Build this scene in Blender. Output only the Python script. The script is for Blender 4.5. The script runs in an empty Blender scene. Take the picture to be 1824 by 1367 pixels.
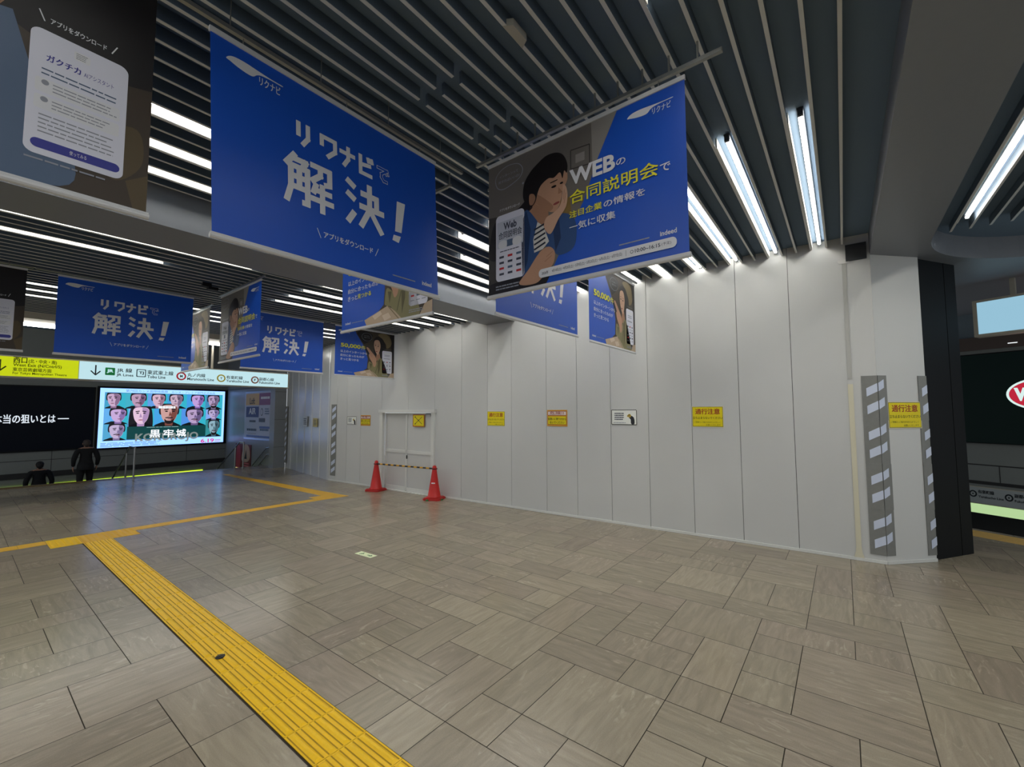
import bpy, math, random
from mathutils import Vector, Matrix
random.seed(7)
S = bpy.context.scene
COL = S.collection

# ------------------------------------------------------------------ camera, world, exposure
F_PX, YAW, PITCH, ROLL = 764.0, math.radians(37.624), math.radians(3.689), math.radians(-0.143)
EYE = 1.72
fw = Vector((math.cos(PITCH)*math.cos(YAW), math.cos(PITCH)*math.sin(YAW), math.sin(PITCH)))
rt = fw.cross(Vector((0, 0, 1))).normalized()
up = rt.cross(fw)
r2 = math.cos(ROLL)*rt + math.sin(ROLL)*up
u2 = -math.sin(ROLL)*rt + math.cos(ROLL)*up
cam_d = bpy.data.cameras.new('camera')
cam_d.sensor_width = 36.0
cam_d.lens = F_PX/1824*36.0
cam_d.clip_start = 0.05
cam = bpy.data.objects.new('camera', cam_d)
COL.objects.link(cam)
M4 = Matrix.Identity(4)
for i in range(3):
    M4[i][0], M4[i][1], M4[i][2] = r2[i], u2[i], -fw[i]
M4[2][3] = EYE
cam.matrix_world = M4
S.camera = cam
S.view_settings.view_transform = 'Standard'
S.view_settings.look = 'None'
S.view_settings.gamma = 1.0
S.view_settings.use_curve_mapping = False
S.view_settings.exposure = 0.0

TUBE = 20.0          # radiance of the ceiling tubes
AMBIENT = 0.56       # hall light as added world fill, let in where the ceiling is cut back
W = bpy.data.worlds.new('world')
W.use_nodes = True
W.node_tree.nodes['Background'].inputs[0].default_value = (0.88, 0.94, 1.0, 1)
W.node_tree.nodes['Background'].inputs[1].default_value = AMBIENT
S.world = W

# ------------------------------------------------------------------ materials
def lin(h):
    h = h.lstrip('#')
    out = []
    for i in (0, 2, 4):
        c = int(h[i:i+2], 16)/255
        out.append(c/12.92 if c <= .04045 else ((c+.055)/1.055)**2.4)
    return (*out, 1.0)
MATS = {}
def mat(name, hexc, rough=.6, spec=.4, metal=0.0, emit=0.0, ehex=None):
    if name in MATS: return MATS[name]
    m = bpy.data.materials.new(name); m.use_nodes = True
    b = m.node_tree.nodes['Principled BSDF']
    b.inputs['Base Color'].default_value = lin(hexc)
    b.inputs['Roughness'].default_value = rough
    b.inputs['Specular IOR Level'].default_value = spec
    b.inputs['Metallic'].default_value = metal
    if emit:
        b.inputs['Emission Color'].default_value = lin(ehex or hexc)
        b.inputs['Emission Strength'].default_value = emit
    MATS[name] = m
    return m
def node(nt, t, **kw):
    n = nt.nodes.new(t)
    for k, v in kw.items(): setattr(n, k, v)
    return n
def grain(m, scale=40, amt=.06, bump=0.0, stretch=(1, 1, 1)):
    """gives a flat material a soft irregular grain, and a little relief"""
    nt = m.node_tree; b = nt.nodes['Principled BSDF']
    tc = node(nt, 'ShaderNodeTexCoord'); mp = node(nt, 'ShaderNodeMapping')
    mp.inputs['Scale'].default_value = stretch
    nz = node(nt, 'ShaderNodeTexNoise'); nz.inputs['Scale'].default_value = scale; nz.inputs['Detail'].default_value = 4
    nt.links.new(tc.outputs['Object'], mp.inputs['Vector']); nt.links.new(mp.outputs['Vector'], nz.inputs['Vector'])
    mr = node(nt, 'ShaderNodeMapRange'); mr.inputs['To Min'].default_value = 1-amt; mr.inputs['To Max'].default_value = 1+amt
    nt.links.new(nz.outputs['Fac'], mr.inputs['Value'])
    mx = node(nt, 'ShaderNodeMix', data_type='RGBA', blend_type='MULTIPLY'); mx.inputs[0].default_value = 1
    mx.inputs[6].default_value = b.inputs['Base Color'].default_value
    nt.links.new(mr.outputs['Result'], mx.inputs[7]); nt.links.new(mx.outputs[2], b.inputs['Base Color'])
    if bump:
        bp = node(nt, 'ShaderNodeBump'); bp.inputs['Strength'].default_value = bump; bp.inputs['Distance'].default_value = .004
        nt.links.new(nz.outputs['Fac'], bp.inputs['Height']); nt.links.new(bp.outputs['Normal'], b.inputs['Normal'])
    return m

# ------------------------------------------------------------------ mesh helpers
class MB:
    def __init__(s): s.v, s.f, s.mi, s.ms = [], [], [], []
    def m(s, mt):
        if mt not in s.ms: s.ms.append(mt)
        return s.ms.index(mt)
    def poly(s, pts, mt):
        n = len(s.v); s.v += [tuple(p) for p in pts]; s.f.append(list(range(n, n+len(pts)))); s.mi.append(s.m(mt))
    def faces(s, vs, fs, mt):
        n = len(s.v); s.v += [tuple(p) for p in vs]; k = s.m(mt)
        for f in fs: s.f.append([n+i for i in f]); s.mi.append(k)
    def frame_box(s, O, A, B, Cc, mt):
        """box from corner O with edge vectors A, B, Cc"""
        O, A, B, Cc = Vector(O), Vector(A), Vector(B), Vector(Cc)
        vs = [O, O+A, O+A+B, O+B, O+Cc, O+A+Cc, O+A+B+Cc, O+B+Cc]
        fs = [(0, 3, 2, 1), (4, 5, 6, 7), (0, 1, 5, 4), (1, 2, 6, 5), (2, 3, 7, 6), (3, 0, 4, 7)]
        if A.cross(B).dot(Cc) < 0: fs = [f[::-1] for f in fs]
        s.faces(vs, fs, mt)
    def box(s, lo, hi, mt):
        s.frame_box(lo, (hi[0]-lo[0], 0, 0), (0, hi[1]-lo[1], 0), (0, 0, hi[2]-lo[2]), mt)
    def tube(s, p, q, r, mt, n=10, r1=None):
        p, q = Vector(p), Vector(q); r1 = r if r1 is None else r1
        d = (q-p).normalized(); a = d.orthogonal().normalized(); b = d.cross(a)
        vs = []
        for c, rr in ((p, r), (q, r1)):
            for i in range(n):
                t = 2*math.pi*i/n; vs.append(c + rr*(math.cos(t)*a+math.sin(t)*b))
        fs = [(i, (i+1) % n, n+(i+1) % n, n+i) for i in range(n)] + [tuple(range(n))[::-1], tuple(range(n, 2*n))]
        s.faces(vs, fs, mt)
    def path(s, pts, r, mt, n=8):
        for a, b in zip(pts, pts[1:]): s.tube(a, b, r, mt, n)
        for c in pts[1:-1]: s.ball(c, r, mt)
    def ball(s, c, r, mt, n=8, sq=(1, 1, 1)):
        vs = []; fs = []
        for i in range(n//2+1):
            a = math.pi*i/(n//2)
            for j in range(n):
                t = 2*math.pi*j/n
                vs.append((c[0]+r*sq[0]*math.sin(a)*math.cos(t), c[1]+r*sq[1]*math.sin(a)*math.sin(t), c[2]+r*sq[2]*math.cos(a)))
        for i in range(n//2):
            for j in range(n):
                fs.append((i*n+j, (i+1)*n+j, (i+1)*n+(j+1) % n, i*n+(j+1) % n))
        s.faces(vs, fs, mt)
    def lathe(s, c, prof, mt, n=24):
        vs = []; fs = []
        for r, z in prof:
            for j in range(n):
                t = 2*math.pi*j/n; vs.append((c[0]+r*math.cos(t), c[1]+r*math.sin(t), c[2]+z))
        for i in range(len(prof)-1):
            for j in range(n):
                fs.append((i*n+j, i*n+(j+1) % n, (i+1)*n+(j+1) % n, (i+1)*n+j))
        fs.append(tuple(range(n))[::-1]); fs.append(tuple(range((len(prof)-1)*n, len(prof)*n)))
        s.faces(vs, fs, mt)
    def prism(s, pts, O, U, V, N, d0, d1, mt):
        """outline pts (u,v) on the frame O,U,V extruded along N from d0 to d1"""
        O, U, V, N = Vector(O), Vector(U), Vector(V), Vector(N); n = len(pts)
        vs = [O+U*a+V*b+N*d for d in (d0, d1) for a, b in pts]
        fs = [tuple(range(n))[::-1], tuple(range(n, 2*n))]+[(i, (i+1) % n, n+(i+1) % n, n+i) for i in range(n)]
        s.faces(vs, fs, mt)
    def build(s, name, parent=None, origin=None, smooth=False):
        me = bpy.data.meshes.new(name)
        o = Vector(origin) if origin is not None else Vector((0, 0, 0))
        me.from_pydata([tuple(Vector(v)-o) for v in s.v], [], s.f)
        for m in s.ms: me.materials.append(m)
        for p, k in zip(me.polygons, s.mi): p.material_index = k
        if smooth:
            for p in me.polygons: p.use_smooth = True
        me.update()
        ob = bpy.data.objects.new(name, me); COL.objects.link(ob)
        if parent is not None:
            w = Vector((0, 0, 0)); q = parent
            while q is not None: w += q.location; q = q.parent
            ob.parent = parent; ob.location = o - w
        elif origin is not None: ob.location = o
        return ob

def tag(o, label, cat, group=None):
    o['label'] = label; o['category'] = cat
    if group: o['group'] = group
    return o
def thing(name, label, cat, loc, group=None):
    o = bpy.data.objects.new(name, None); COL.objects.link(o)
    o.location = loc; o.empty_display_size = .1
    return tag(o, label, cat, group)
def struct(o, label=None):
    o['kind'] = 'structure'
    if label: o['label'] = label
    return o

SX, SY = -0.009364, -0.007320        # the concourse floor falls slightly
def fz(x, y): return SX*x + SY*y
def fp(x, y, dz=0): return Vector((x, y, fz(x, y)+dz))

# ------------------------------------------------------------------ flat print: polygons and lettering on a board
_tc = {}
def glyphs(s, bold):
    k = (s, bold)
    if k in _tc: return _tc[k]
    c = bpy.data.curves.new('lettering', 'FONT'); c.body = s; c.offset = bold; c.resolution_u = 3
    o = bpy.data.objects.new('lettering', c); COL.objects.link(o)
    dg = bpy.context.evaluated_depsgraph_get(); dg.update()
    me = o.evaluated_get(dg).to_mesh()
    vs = [(v.co.x, v.co.y) for v in me.vertices]; fs = [tuple(p.vertices) for p in me.polygons]
    # the letter faces must look forward
    out = []
    for f in fs:
        a = sum(vs[f[i]][0]*vs[f[(i+1) % len(f)]][1]-vs[f[(i+1) % len(f)]][0]*vs[f[i]][1] for i in range(len(f)))
        out.append(f if a > 0 else f[::-1])
    x0 = min(v[0] for v in vs); x1 = max(v[0] for v in vs); y0 = min(v[1] for v in vs); y1 = max(v[1] for v in vs)
    nv = [((v[0]-x0)/(x1-x0), (v[1]-y0)/(y1-y0)) for v in vs]
    o.evaluated_get(dg).to_mesh_clear()
    bpy.data.objects.remove(o); bpy.data.curves.remove(c)
    _tc[k] = (nv, out, (x1-x0)/(y1-y0))
    return _tc[k]

class Board:
    """a printed sheet; (u,v) in metres from its lower left corner, seen from the N side"""
    def __init__(s, O, U, V=(0, 0, 1), N=None, skew=0.0, eps=.0006, sx=1.0, sy=1.0):
        s.O, s.U, s.V = Vector(O), Vector(U).normalized(), Vector(V)
        s.N = Vector(N) if N else s.U.cross(s.V).normalized()
        s.mb = MB(); s.eps = eps; s.sx, s.sy = sx, sy; s.skew = skew; s.clip = None
    def P(s, u, v, d=0):
        return s.O + s.U*(u*s.sx + s.skew*v) + s.V*(v*s.sy) + s.N*d
    def sheet(s, w, h, mt, th=.001, back=None):
        p = [(0, 0), (w, 0), (w, h), (0, h)]
        f = [s.P(u, v) for u, v in p]; b = [s.P(u, v, -th) for u, v in p]
        s.mb.poly(f, mt); s.mb.poly(b[::-1], back or mt)
        for i in range(4): s.mb.poly([f[i], b[i], b[(i+1) % 4], f[(i+1) % 4]], mt)
    def poly(s, pts, mt, L=1):
        a = sum(pts[i][0]*pts[(i+1) % len(pts)][1]-pts[(i+1) % len(pts)][0]*pts[i][1] for i in range(len(pts)))
        if a < 0: pts = pts[::-1]
        if s.clip:
            u0, v0, u1, v1 = s.clip
            for ax, lim, sg in ((0, u0, 1), (0, u1, -1), (1, v0, 1), (1, v1, -1)):
                out = []
                for i in range(len(pts)):
                    p, q = pts[i-1], pts[i]; dp, dq = (p[ax]-lim)*sg, (q[ax]-lim)*sg
                    if (dp >= 0) != (dq >= 0):
                        t = dp/(dp-dq); out.append((p[0]+(q[0]-p[0])*t, p[1]+(q[1]-p[1])*t))
                    if dq >= 0: out.append(q)
                pts = out
                if len(pts) < 3: return
        s.mb.poly([s.P(u, v, s.eps*L) for u, v in pts], mt)
    def rect(s, u0, v0, u1, v1, mt, L=1): s.poly([(u0, v0), (u1, v0), (u1, v1), (u0, v1)], mt, L)
    def rrect(s, u0, v0, u1, v1, r, mt, L=1, n=6):
        # r in u units; sheet may be scaled differently along v
        rv = r*s.sx/s.sy
        pts = []
        for cx, cy, a0 in ((u1-r, v0+rv, -90), (u1-r, v1-rv, 0), (u0+r, v1-rv, 90), (u0+r, v0+rv, 180)):
            for i in range(n+1):
                t = math.radians(a0+90*i/n); pts.append((cx+r*math.cos(t), cy+rv*math.sin(t)))
        s.poly(pts, mt, L)
    def oval(s, cx, cy, rx, ry, mt, L=1, n=28, rot=0):
        c, q = math.cos(rot), math.sin(rot)
        s.poly([(cx+rx*math.cos(t)*c-ry*math.sin(t)*q, cy+rx*math.cos(t)*q+ry*math.sin(t)*c) for t in [2*math.pi*i/n for i in range(n)]], mt, L)
    def ring(s, cx, cy, rx, ry, mt, inner, L=1, k=.6):
        s.oval(cx, cy, rx, ry, mt, L); s.oval(cx, cy, rx*k, ry*k, inner, L+1)
    def blob(s, pts, mt, L=1, n=6):
        """smooth closed outline through pts"""
        out = []; N = len(pts)
        for i in range(N):
            p0, p1, p2, p3 = pts[i-1], pts[i], pts[(i+1) % N], pts[(i+2) % N]
            for j in range(n):
                t = j/n
                out.append(tuple(.5*((2*p1[k])+(-p0[k]+p2[k])*t+(2*p0[k]-5*p1[k]+4*p2[k]-p3[k])*t*t+(-p0[k]+3*p1[k]-3*p2[k]+p3[k])*t**3) for k in (0, 1)))
        s.poly(out, mt, L)
    def line(s, a, b, w, mt, L=1):
        ax, ay = a[0]*s.sx, a[1]*s.sy; bx, by = b[0]*s.sx, b[1]*s.sy
        d = math.hypot(bx-ax, by-ay); nx, ny = -(by-ay)/d*w/2, (bx-ax)/d*w/2
        s.poly([((ax+nx)/s.sx, (ay+ny)/s.sy), ((bx+nx)/s.sx, (by+ny)/s.sy), ((bx-nx)/s.sx, (by-ny)/s.sy), ((ax-nx)/s.sx, (ay-ny)/s.sy)], mt, L)
    def outline(s, pts, w, mt, L=1):
        for i in range(len(pts)): s.line(pts[i], pts[(i+1) % len(pts)], w, mt, L)
    def text(s, t, u0, v0, u1, v1, mt, bold=.0, L=3, slant=0.0):
        """lettering whose outline fills the box; u1 None keeps the letters' own proportion"""
        cjk = any(ord(c) > 0x2000 for c in t) and bold >= .015
        vs, fs, asp = glyphs(t, 0.0 if cjk else bold)
        if u1 is None: u1 = u0 + (v1-v0)*s.sy*asp/s.sx
        if cjk:      # heavier letters: the same outline struck five times, a hair apart
            e = bold*.75*(v1-v0)*s.sy; eu, ev = e/s.sx, e/s.sy
            for k, (du, dv) in enumerate(((-1, -.6), (1, -.6), (-1, .6), (1, .6), (0, 0))):
                s.mb.faces([s.P(u0+eu+(u1-u0-2*eu)*a+du*eu, v0+ev+(v1-v0-2*ev)*b+dv*ev, s.eps*(L+.12*k)) for a, b in vs], fs, mt)
            return
        s.mb.faces([s.P(u0+(u1-u0)*a+slant*b*(v1-v0), v0+(v1-v0)*b, s.eps*L) for a, b in vs], fs, mt)
    def strokes(s, lines, u0, v0, u1, v1, w, mt, L=3):
        """angular lettering: straight strokes of one width in the unit box"""
        k = 0
        for pl in lines:
            for (ax, ay), (bx, by) in zip(pl, pl[1:]):
                A = (u0+(u1-u0)*ax, v0+(v1-v0)*ay); B = (u0+(u1-u0)*bx, v0+(v1-v0)*by)
                dx, dy = (B[0]-A[0])*s.sx, (B[1]-A[1])*s.sy; d = math.hypot(dx, dy); ex, ey = dx/d*w*.42/s.sx, dy/d*w*.42/s.sy
                s.line((A[0]-ex, A[1]-ey), (B[0]+ex, B[1]+ey), w, mt, L+.12*k); k += 1
    def bars(s, u0, v0, u1, v1, rows, mt, L=3, fill=.45, seed=1, gap=.15):
        """lines of print too small to read"""
        rd = random.Random(seed); h = (v1-v0)/rows
        for r in range(rows):
            y = v1-h*(r+.5); u = u0; end = u1-(u1-u0)*rd.uniform(0, .25)
            while u < end:
                w = (u1-u0)*rd.uniform(.06, .2)
                s.rect(u, y-h*fill/2, min(u+w, end), y+h*fill/2, mt, L)
                u += w+(u1-u0)*gap*.12

# ------------------------------------------------------------------ setting: floor
def floor_material():
    m = bpy.data.materials.new('floor_tile'); m.use_nodes = True; nt = m.node_tree; b = nt.nodes['Principled BSDF']
    L = nt.links.new
    uv = node(nt, 'ShaderNodeUVMap'); uv.uv_map = 'UVMap'
    tone = node(nt, 'ShaderNodeAttribute', attribute_name='tone')
    hue = node(nt, 'ShaderNodeAttribute', attribute_name='hue')
    # long streaks of the stone
    mp = node(nt, 'ShaderNodeMapping'); mp.inputs['Scale'].default_value = (1.3, 9, 1); L(uv.outputs['UV'], mp.inputs['Vector'])
    n1 = node(nt, 'ShaderNodeTexNoise'); n1.inputs['Scale'].default_value = 2.0; n1.inputs['Detail'].default_value = 7; n1.inputs['Distortion'].default_value = 1.2
    L(mp.outputs['Vector'], n1.inputs['Vector'])
    r1 = node(nt, 'ShaderNodeMapRange'); r1.inputs['From Min'].default_value = .3; r1.inputs['From Max'].default_value = .7
    r1.inputs['To Min'].default_value = .88; r1.inputs['To Max'].default_value = 1.12; L(n1.outputs['Fac'], r1.inputs['Value'])
    # pale veins in patches
    n2 = node(nt, 'ShaderNodeTexNoise'); n2.inputs['Scale'].default_value = 5; n2.inputs['Detail'].default_value = 9; n2.inputs['Distortion'].default_value = 2.0
    mp2 = node(nt, 'ShaderNodeMapping'); mp2.inputs['Scale'].default_value = (1, 3.5, 1); L(uv.outputs['UV'], mp2.inputs['Vector']); L(mp2.outputs['Vector'], n2.inputs['Vector'])
    r2_ = node(nt, 'ShaderNodeMapRange'); r2_.inputs['From Min'].default_value = .56; r2_.inputs['From Max'].default_value = .72
    r2_.inputs['To Min'].default_value = 0; r2_.inputs['To Max'].default_value = .75; L(n2.outputs['Fac'], r2_.inputs['Value'])
    n3 = node(nt, 'ShaderNodeTexNoise'); n3.inputs['Scale'].default_value = 1.2; L(uv.outputs['UV'], n3.inputs['Vector'])
    r3 = node(nt, 'ShaderNodeMapRange'); r3.inputs['From Min'].default_value = .42; r3.inputs['From Max'].default_value = .62; L(n3.outputs['Fac'], r3.inputs['Value'])
    pm = node(nt, 'ShaderNodeMath', operation='MULTIPLY'); L(r2_.outputs['Result'], pm.inputs[0]); L(r3.outputs['Result'], pm.inputs[1])
    # fine grit
    n4 = node(nt, 'ShaderNodeTexNoise'); n4.inputs['Scale'].default_value = 160; n4.inputs['Detail'].default_value = 3; L(uv.outputs['UV'], n4.inputs['Vector'])
    r4 = node(nt, 'ShaderNodeMapRange'); r4.inputs['To Min'].default_value = .86; r4.inputs['To Max'].default_value = 1.14; L(n4.outputs['Fac'], r4.inputs['Value'])
    hm = node(nt, 'ShaderNodeMix', data_type='RGBA'); hm.inputs[6].default_value = lin('#948a76'); hm.inputs[7].default_value = lin('#918574')
    L(hue.outputs['Fac'], hm.inputs[0])
    m1 = node(nt, 'ShaderNodeMath', operation='MULTIPLY'); L(r1.outputs['Result'], m1.inputs[0]); L(tone.outputs['Fac'], m1.inputs[1])
    m2 = node(nt, 'ShaderNodeMath', operation='MULTIPLY'); L(m1.outputs[0], m2.inputs[0]); L(r4.outputs['Result'], m2.inputs[1])
    mx = node(nt, 'ShaderNodeMix', data_type='RGBA', blend_type='MULTIPLY'); mx.inputs[0].default_value = 1
    L(hm.outputs[2], mx.inputs[6]); L(m2.outputs[0], mx.inputs[7])
    vn = node(nt, 'ShaderNodeMix', data_type='RGBA'); vn.inputs[7].default_value = lin('#b3a993'); L(pm.outputs[0], vn.inputs[0]); L(mx.outputs[2], vn.inputs[6])
    L(vn.outputs[2], b.inputs['Base Color'])
    b.inputs['Roughness'].default_value = .235; b.inputs['Specular IOR Level'].default_value = .55
    bp = node(nt, 'ShaderNodeBump'); bp.inputs['Strength'].default_value = .12; bp.inputs['Distance'].default_value = .003
    L(n1.outputs['Fac'], bp.inputs['Height']); L(bp.outputs['Normal'], b.inputs['Normal'])
    return m
FLOOR_M = floor_material()
GROUT = mat('grout', '#3b362e', .9, .2)
GX, GY, X0, Y0 = .3125, .3085, 1.466, .003
STAIR_Y = 16.45
EDGE_R = 9.02
def build_floor():
    mb = MB()
    i0, i1, j0, j1 = -22, 33, -22, 54
    used = {}
    rd = random.Random(11)
    tiles = []
    def block(i, j, w, h):
        tiles.append((i, j, w, h))
        for a in range(w):
            for b in range(h): used[(i+a, j+b)] = 1
    def free(i, j, w, h):
        return all((i+a, j+b) not in used and i+a < i1 and j+b < j1 for a in range(w) for b in range(h))
    # tactile guide strip column is left out of the tiling
    for j in range(j0, 27): used[(-1, j)] = 1
    # tiles seen near the camera keep the bond they have in the place (column, row, width, depth)
    for t in ((2,3,2,2),(4,3,1,1),(4,4,1,2),(5,3,1,2),(6,3,1,1),(6,4,2,1),(5,5,2,1),(4,2,1,1),(5,2,2,1),(7,2,2,2),(3,1,1,2),(4,0,1,2),
              (3,6,2,2),(1,6,2,1),(2,7,1,1),(2,8,2,1),(2,5,2,1),(1,5,1,1),(5,6,2,1),(5,7,1,2),(4,8,1,2),(3,9,1,2),(1,7,1,2),(1,9,1,1),(1,10,2,1),(2,9,1,1),
              (1,11,1,2),(0,8,1,2),(0,7,1,1),(0,6,1,1),(0,4,1,2),(0,10,1,2),(0,12,1,2),(6,-1,2,2),(5,-1,1,2),(8,-1,1,1),(8,0,1,2),(9,-1,1,2),(10,0,2,1),
              (10,-1,1,1),(11,-2,2,2),(9,-2,2,1),(8,-2,1,1),(7,-3,1,2),(5,-2,2,1)):
        if free(*t): block(*t)
    for j in range(j0, j1):
        for i in range(i0, i1):
            if (i, j) in used: continue
            opts = [((2, 1), 34), ((1, 2), 34), ((2, 2), 14), ((1, 1), 10), ((3, 1), 4)]
            opts = [o for o in opts if free(i, j, *o[0])]
            w, h = rd.choices([o[0] for o in opts], [o[1] for o in opts])[0]
            block(i, j, w, h)
    tone, hue, uvs = [], [], []
    g = .0026
    for i, j, w, h in tiles:
        x0, y0 = X0+i*GX+g, Y0+j*GY+g; x1, y1 = X0+(i+w)*GX-g, Y0+(j+h)*GY-g
        if y0 > STAIR_Y: continue
        y1 = min(y1, STAIR_Y)
        pts = [(x0, y0), (x1, y0), (x1, y1), (x0, y1)]
        if max(.8660254*x-.5*y for x, y in pts) > EDGE_R:      # cut along the head of the right-hand stairs
            out = []
            for q in range(4):
                p, r = pts[q-1], pts[q]; dp, dr = EDGE_R-(.8660254*p[0]-.5*p[1]), EDGE_R-(.8660254*r[0]-.5*r[1])
                if (dp >= 0) != (dr >= 0):
                    t = dp/(dp-dr); out.append((p[0]+(r[0]-p[0])*t, p[1]+(r[1]-p[1])*t))
                if dr >= 0: out.append(r)
            pts = out
            if len(pts) < 3: continue
        mb.poly([fp(x, y) for x, y in pts], FLOOR_M)
        tone.append(rd.gauss(1, .055)); hue.append(rd.random()**2)
        ox, oy = rd.uniform(0, 90), rd.uniform(0, 90)
        turn = (h > w) ^ (rd.random() < .2)
        for x, y in pts:
            a, b = (y, x) if turn else (x, y)
            k = rd.choice((1,))
            uvs.append((a+ox, b*k+oy))
    n = len(tone)
    A, B, Y1 = X0+i0*GX, X0+i1*GX, STAIR_Y
    ya = Y0+j0*GY
    # bedding under the tiles, to the two stair heads
    out = [(A, ya), ((EDGE_R+.5*ya)/.8660254, ya), (B, (.8660254*B-EDGE_R)/.5), (B, Y1), (A, Y1)]
    mb.poly([fp(x, y, -.003) for x, y in out], GROUT); mb.poly([fp(x, y, -.2) for x, y in out][::-1], GROUT)
    for q in range(len(out)):
        p, r = out[q-1], out[q]; mb.poly([fp(*p, -.2), fp(*r, -.2), fp(*r, -.003), fp(*p, -.003)], GROUT)
    ob = mb.build('floor'); me = ob.data
    uvl = me.uv_layers.new(name='UVMap')
    for k, q in enumerate(uvs): uvl.data[k].uv = q
    for nm, vals in (('tone', tone), ('hue', hue)):
        at = me.attributes.new(nm, 'FLOAT', 'FACE')
        for k, q in enumerate(vals): at.data[k].value = q
    struct(ob, 'grey-brown stone tile floor of the concourse')
build_floor()

# ------------------------------------------------------------------ setting: white hoarding on the right
def panel_material():
    m = bpy.data.materials.new('hoarding_white'); m.use_nodes = True; nt = m.node_tree; b = nt.nodes['Principled BSDF']; L = nt.links.new
    tone = node(nt, 'ShaderNodeAttribute', attribute_name='tone')
    tc = node(nt, 'ShaderNodeTexCoord')
    nz = node(nt, 'ShaderNodeTexNoise'); nz.inputs['Scale'].default_value = 1.2; L(tc.outputs['Object'], nz.inputs['Vector'])
    mr = node(nt, 'ShaderNodeMapRange'); mr.inputs['To Min'].default_value = .96; mr.inputs['To Max'].default_value = 1.03; L(nz.outputs['Fac'], mr.inputs['Value'])
    mu = node(nt, 'ShaderNodeMath', operation='MULTIPLY'); L(tone.outputs['Fac'], mu.inputs[0]); L(mr.outputs['Result'], mu.inputs[1])
    mx = node(nt, 'ShaderNodeMix', data_type='RGBA', blend_type='MULTIPLY'); mx.inputs[0].default_value = 1
    mx.inputs[6].default_value = lin('#c9cac7'); L(mu.outputs[0], mx.inputs[7]); L(mx.outputs[2], b.inputs['Base Color'])
    n2 = node(nt, 'ShaderNodeTexNoise'); n2.inputs['Scale'].default_value = 220; L(tc.outputs['Object'], n2.inputs['Vector'])
    bp = node(nt, 'ShaderNodeBump'); bp.inputs['Strength'].default_value = .12; bp.inputs['Distance'].default_value = .002
    L(n2.outputs['Fac'], bp.inputs['Height']); L(bp.outputs['Normal'], b.inputs['Normal'])
    b.inputs['Roughness'].default_value = .5; b.inputs['Specular IOR Level'].default_value = .4
    return m
PANEL = panel_material()
SEAM = mat('seam_dark', '#3a3a38', .9, .1)
WHITE = grain(mat('white_paint', '#d6d7d2', .45), 30, .03)
WA, WB = Vector((6.665, -.33, 0)), Vector((6.34, 9.5, 0))
WD = (WB-WA).normalized(); WN = Vector((-WD.y, WD.x, 0))          # into the hall
WU = -WD                                                            # reader's right
def wx(y): return WA.x+(WB.x-WA.x)*(y-WA.y)/(WB.y-WA.y)
def wp(y, z): return Vector((wx(y), y, z))
def hoarding(name, pts, tops, tones, lean=0.0, gap=.003):
    """a run of upright sheets between the floor points pts; one wall"""
    mb = MB(); tone = []
    for k in range(len(pts)-1):
        a, b = Vector(pts[k]), Vector(pts[k+1]); d = (b-a).normalized(); n = Vector((-d.y, d.x, 0))
        if n.x > 0: n = -n
        a2, b2 = a+d*gap, b-d*gap
        top = tops if not isinstance(tops, (list, tuple)) else tops[k]
        l = Vector((0, lean, 0))
        za, zb = fz(a.x, a.y), fz(b.x, b.y)
        q = [Vector((a2.x, a2.y, za)), Vector((b2.x, b2.y, zb)), Vector((b2.x, b2.y, top))+l, Vector((a2.x, a2.y, top))+l]
        back = [p-n*.04 for p in q]
        fs = [(0, 1, 2, 3), (7, 6, 5, 4), (0, 4, 5, 1), (1, 5, 6, 2), (2, 6, 7, 3), (3, 7, 4, 0)]
        if (q[1]-q[0]).cross(q[3]-q[0]).dot(n) < 0: fs = [f[::-1] for f in fs]
        mb.faces(q+back, fs, PANEL); tone += [tones[k]]*6
        q2 = [p-n*.02 for p in (Vector((a.x, a.y, za)), Vector((b.x, b.y, zb)), Vector((b.x, b.y, top))+l, Vector((a.x, a.y, top))+l)]
        mb.poly(q2, SEAM); tone += [1]
    ob = mb.build(name)
    at = ob.data.attributes.new('tone', 'FLOAT', 'FACE')
    for k, t in enumerate(tone): at.data[k].value = t
    return struct(ob)
JY = [-.33, .512, 1.136, 1.761, 2.398, 3.017, 3.631, 4.24, 5.015, 5.608, 6.3, 7.085]
hoarding('wall_right', [wp(y, 0) for y in JY], 3.9, [.98, 1, 1, .99, 1.0, 1, .99, 1, 1.03, .97, 1.0])
TOPZ = 1.76
JY2 = [7.085, 7.95, 8.915]
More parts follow.
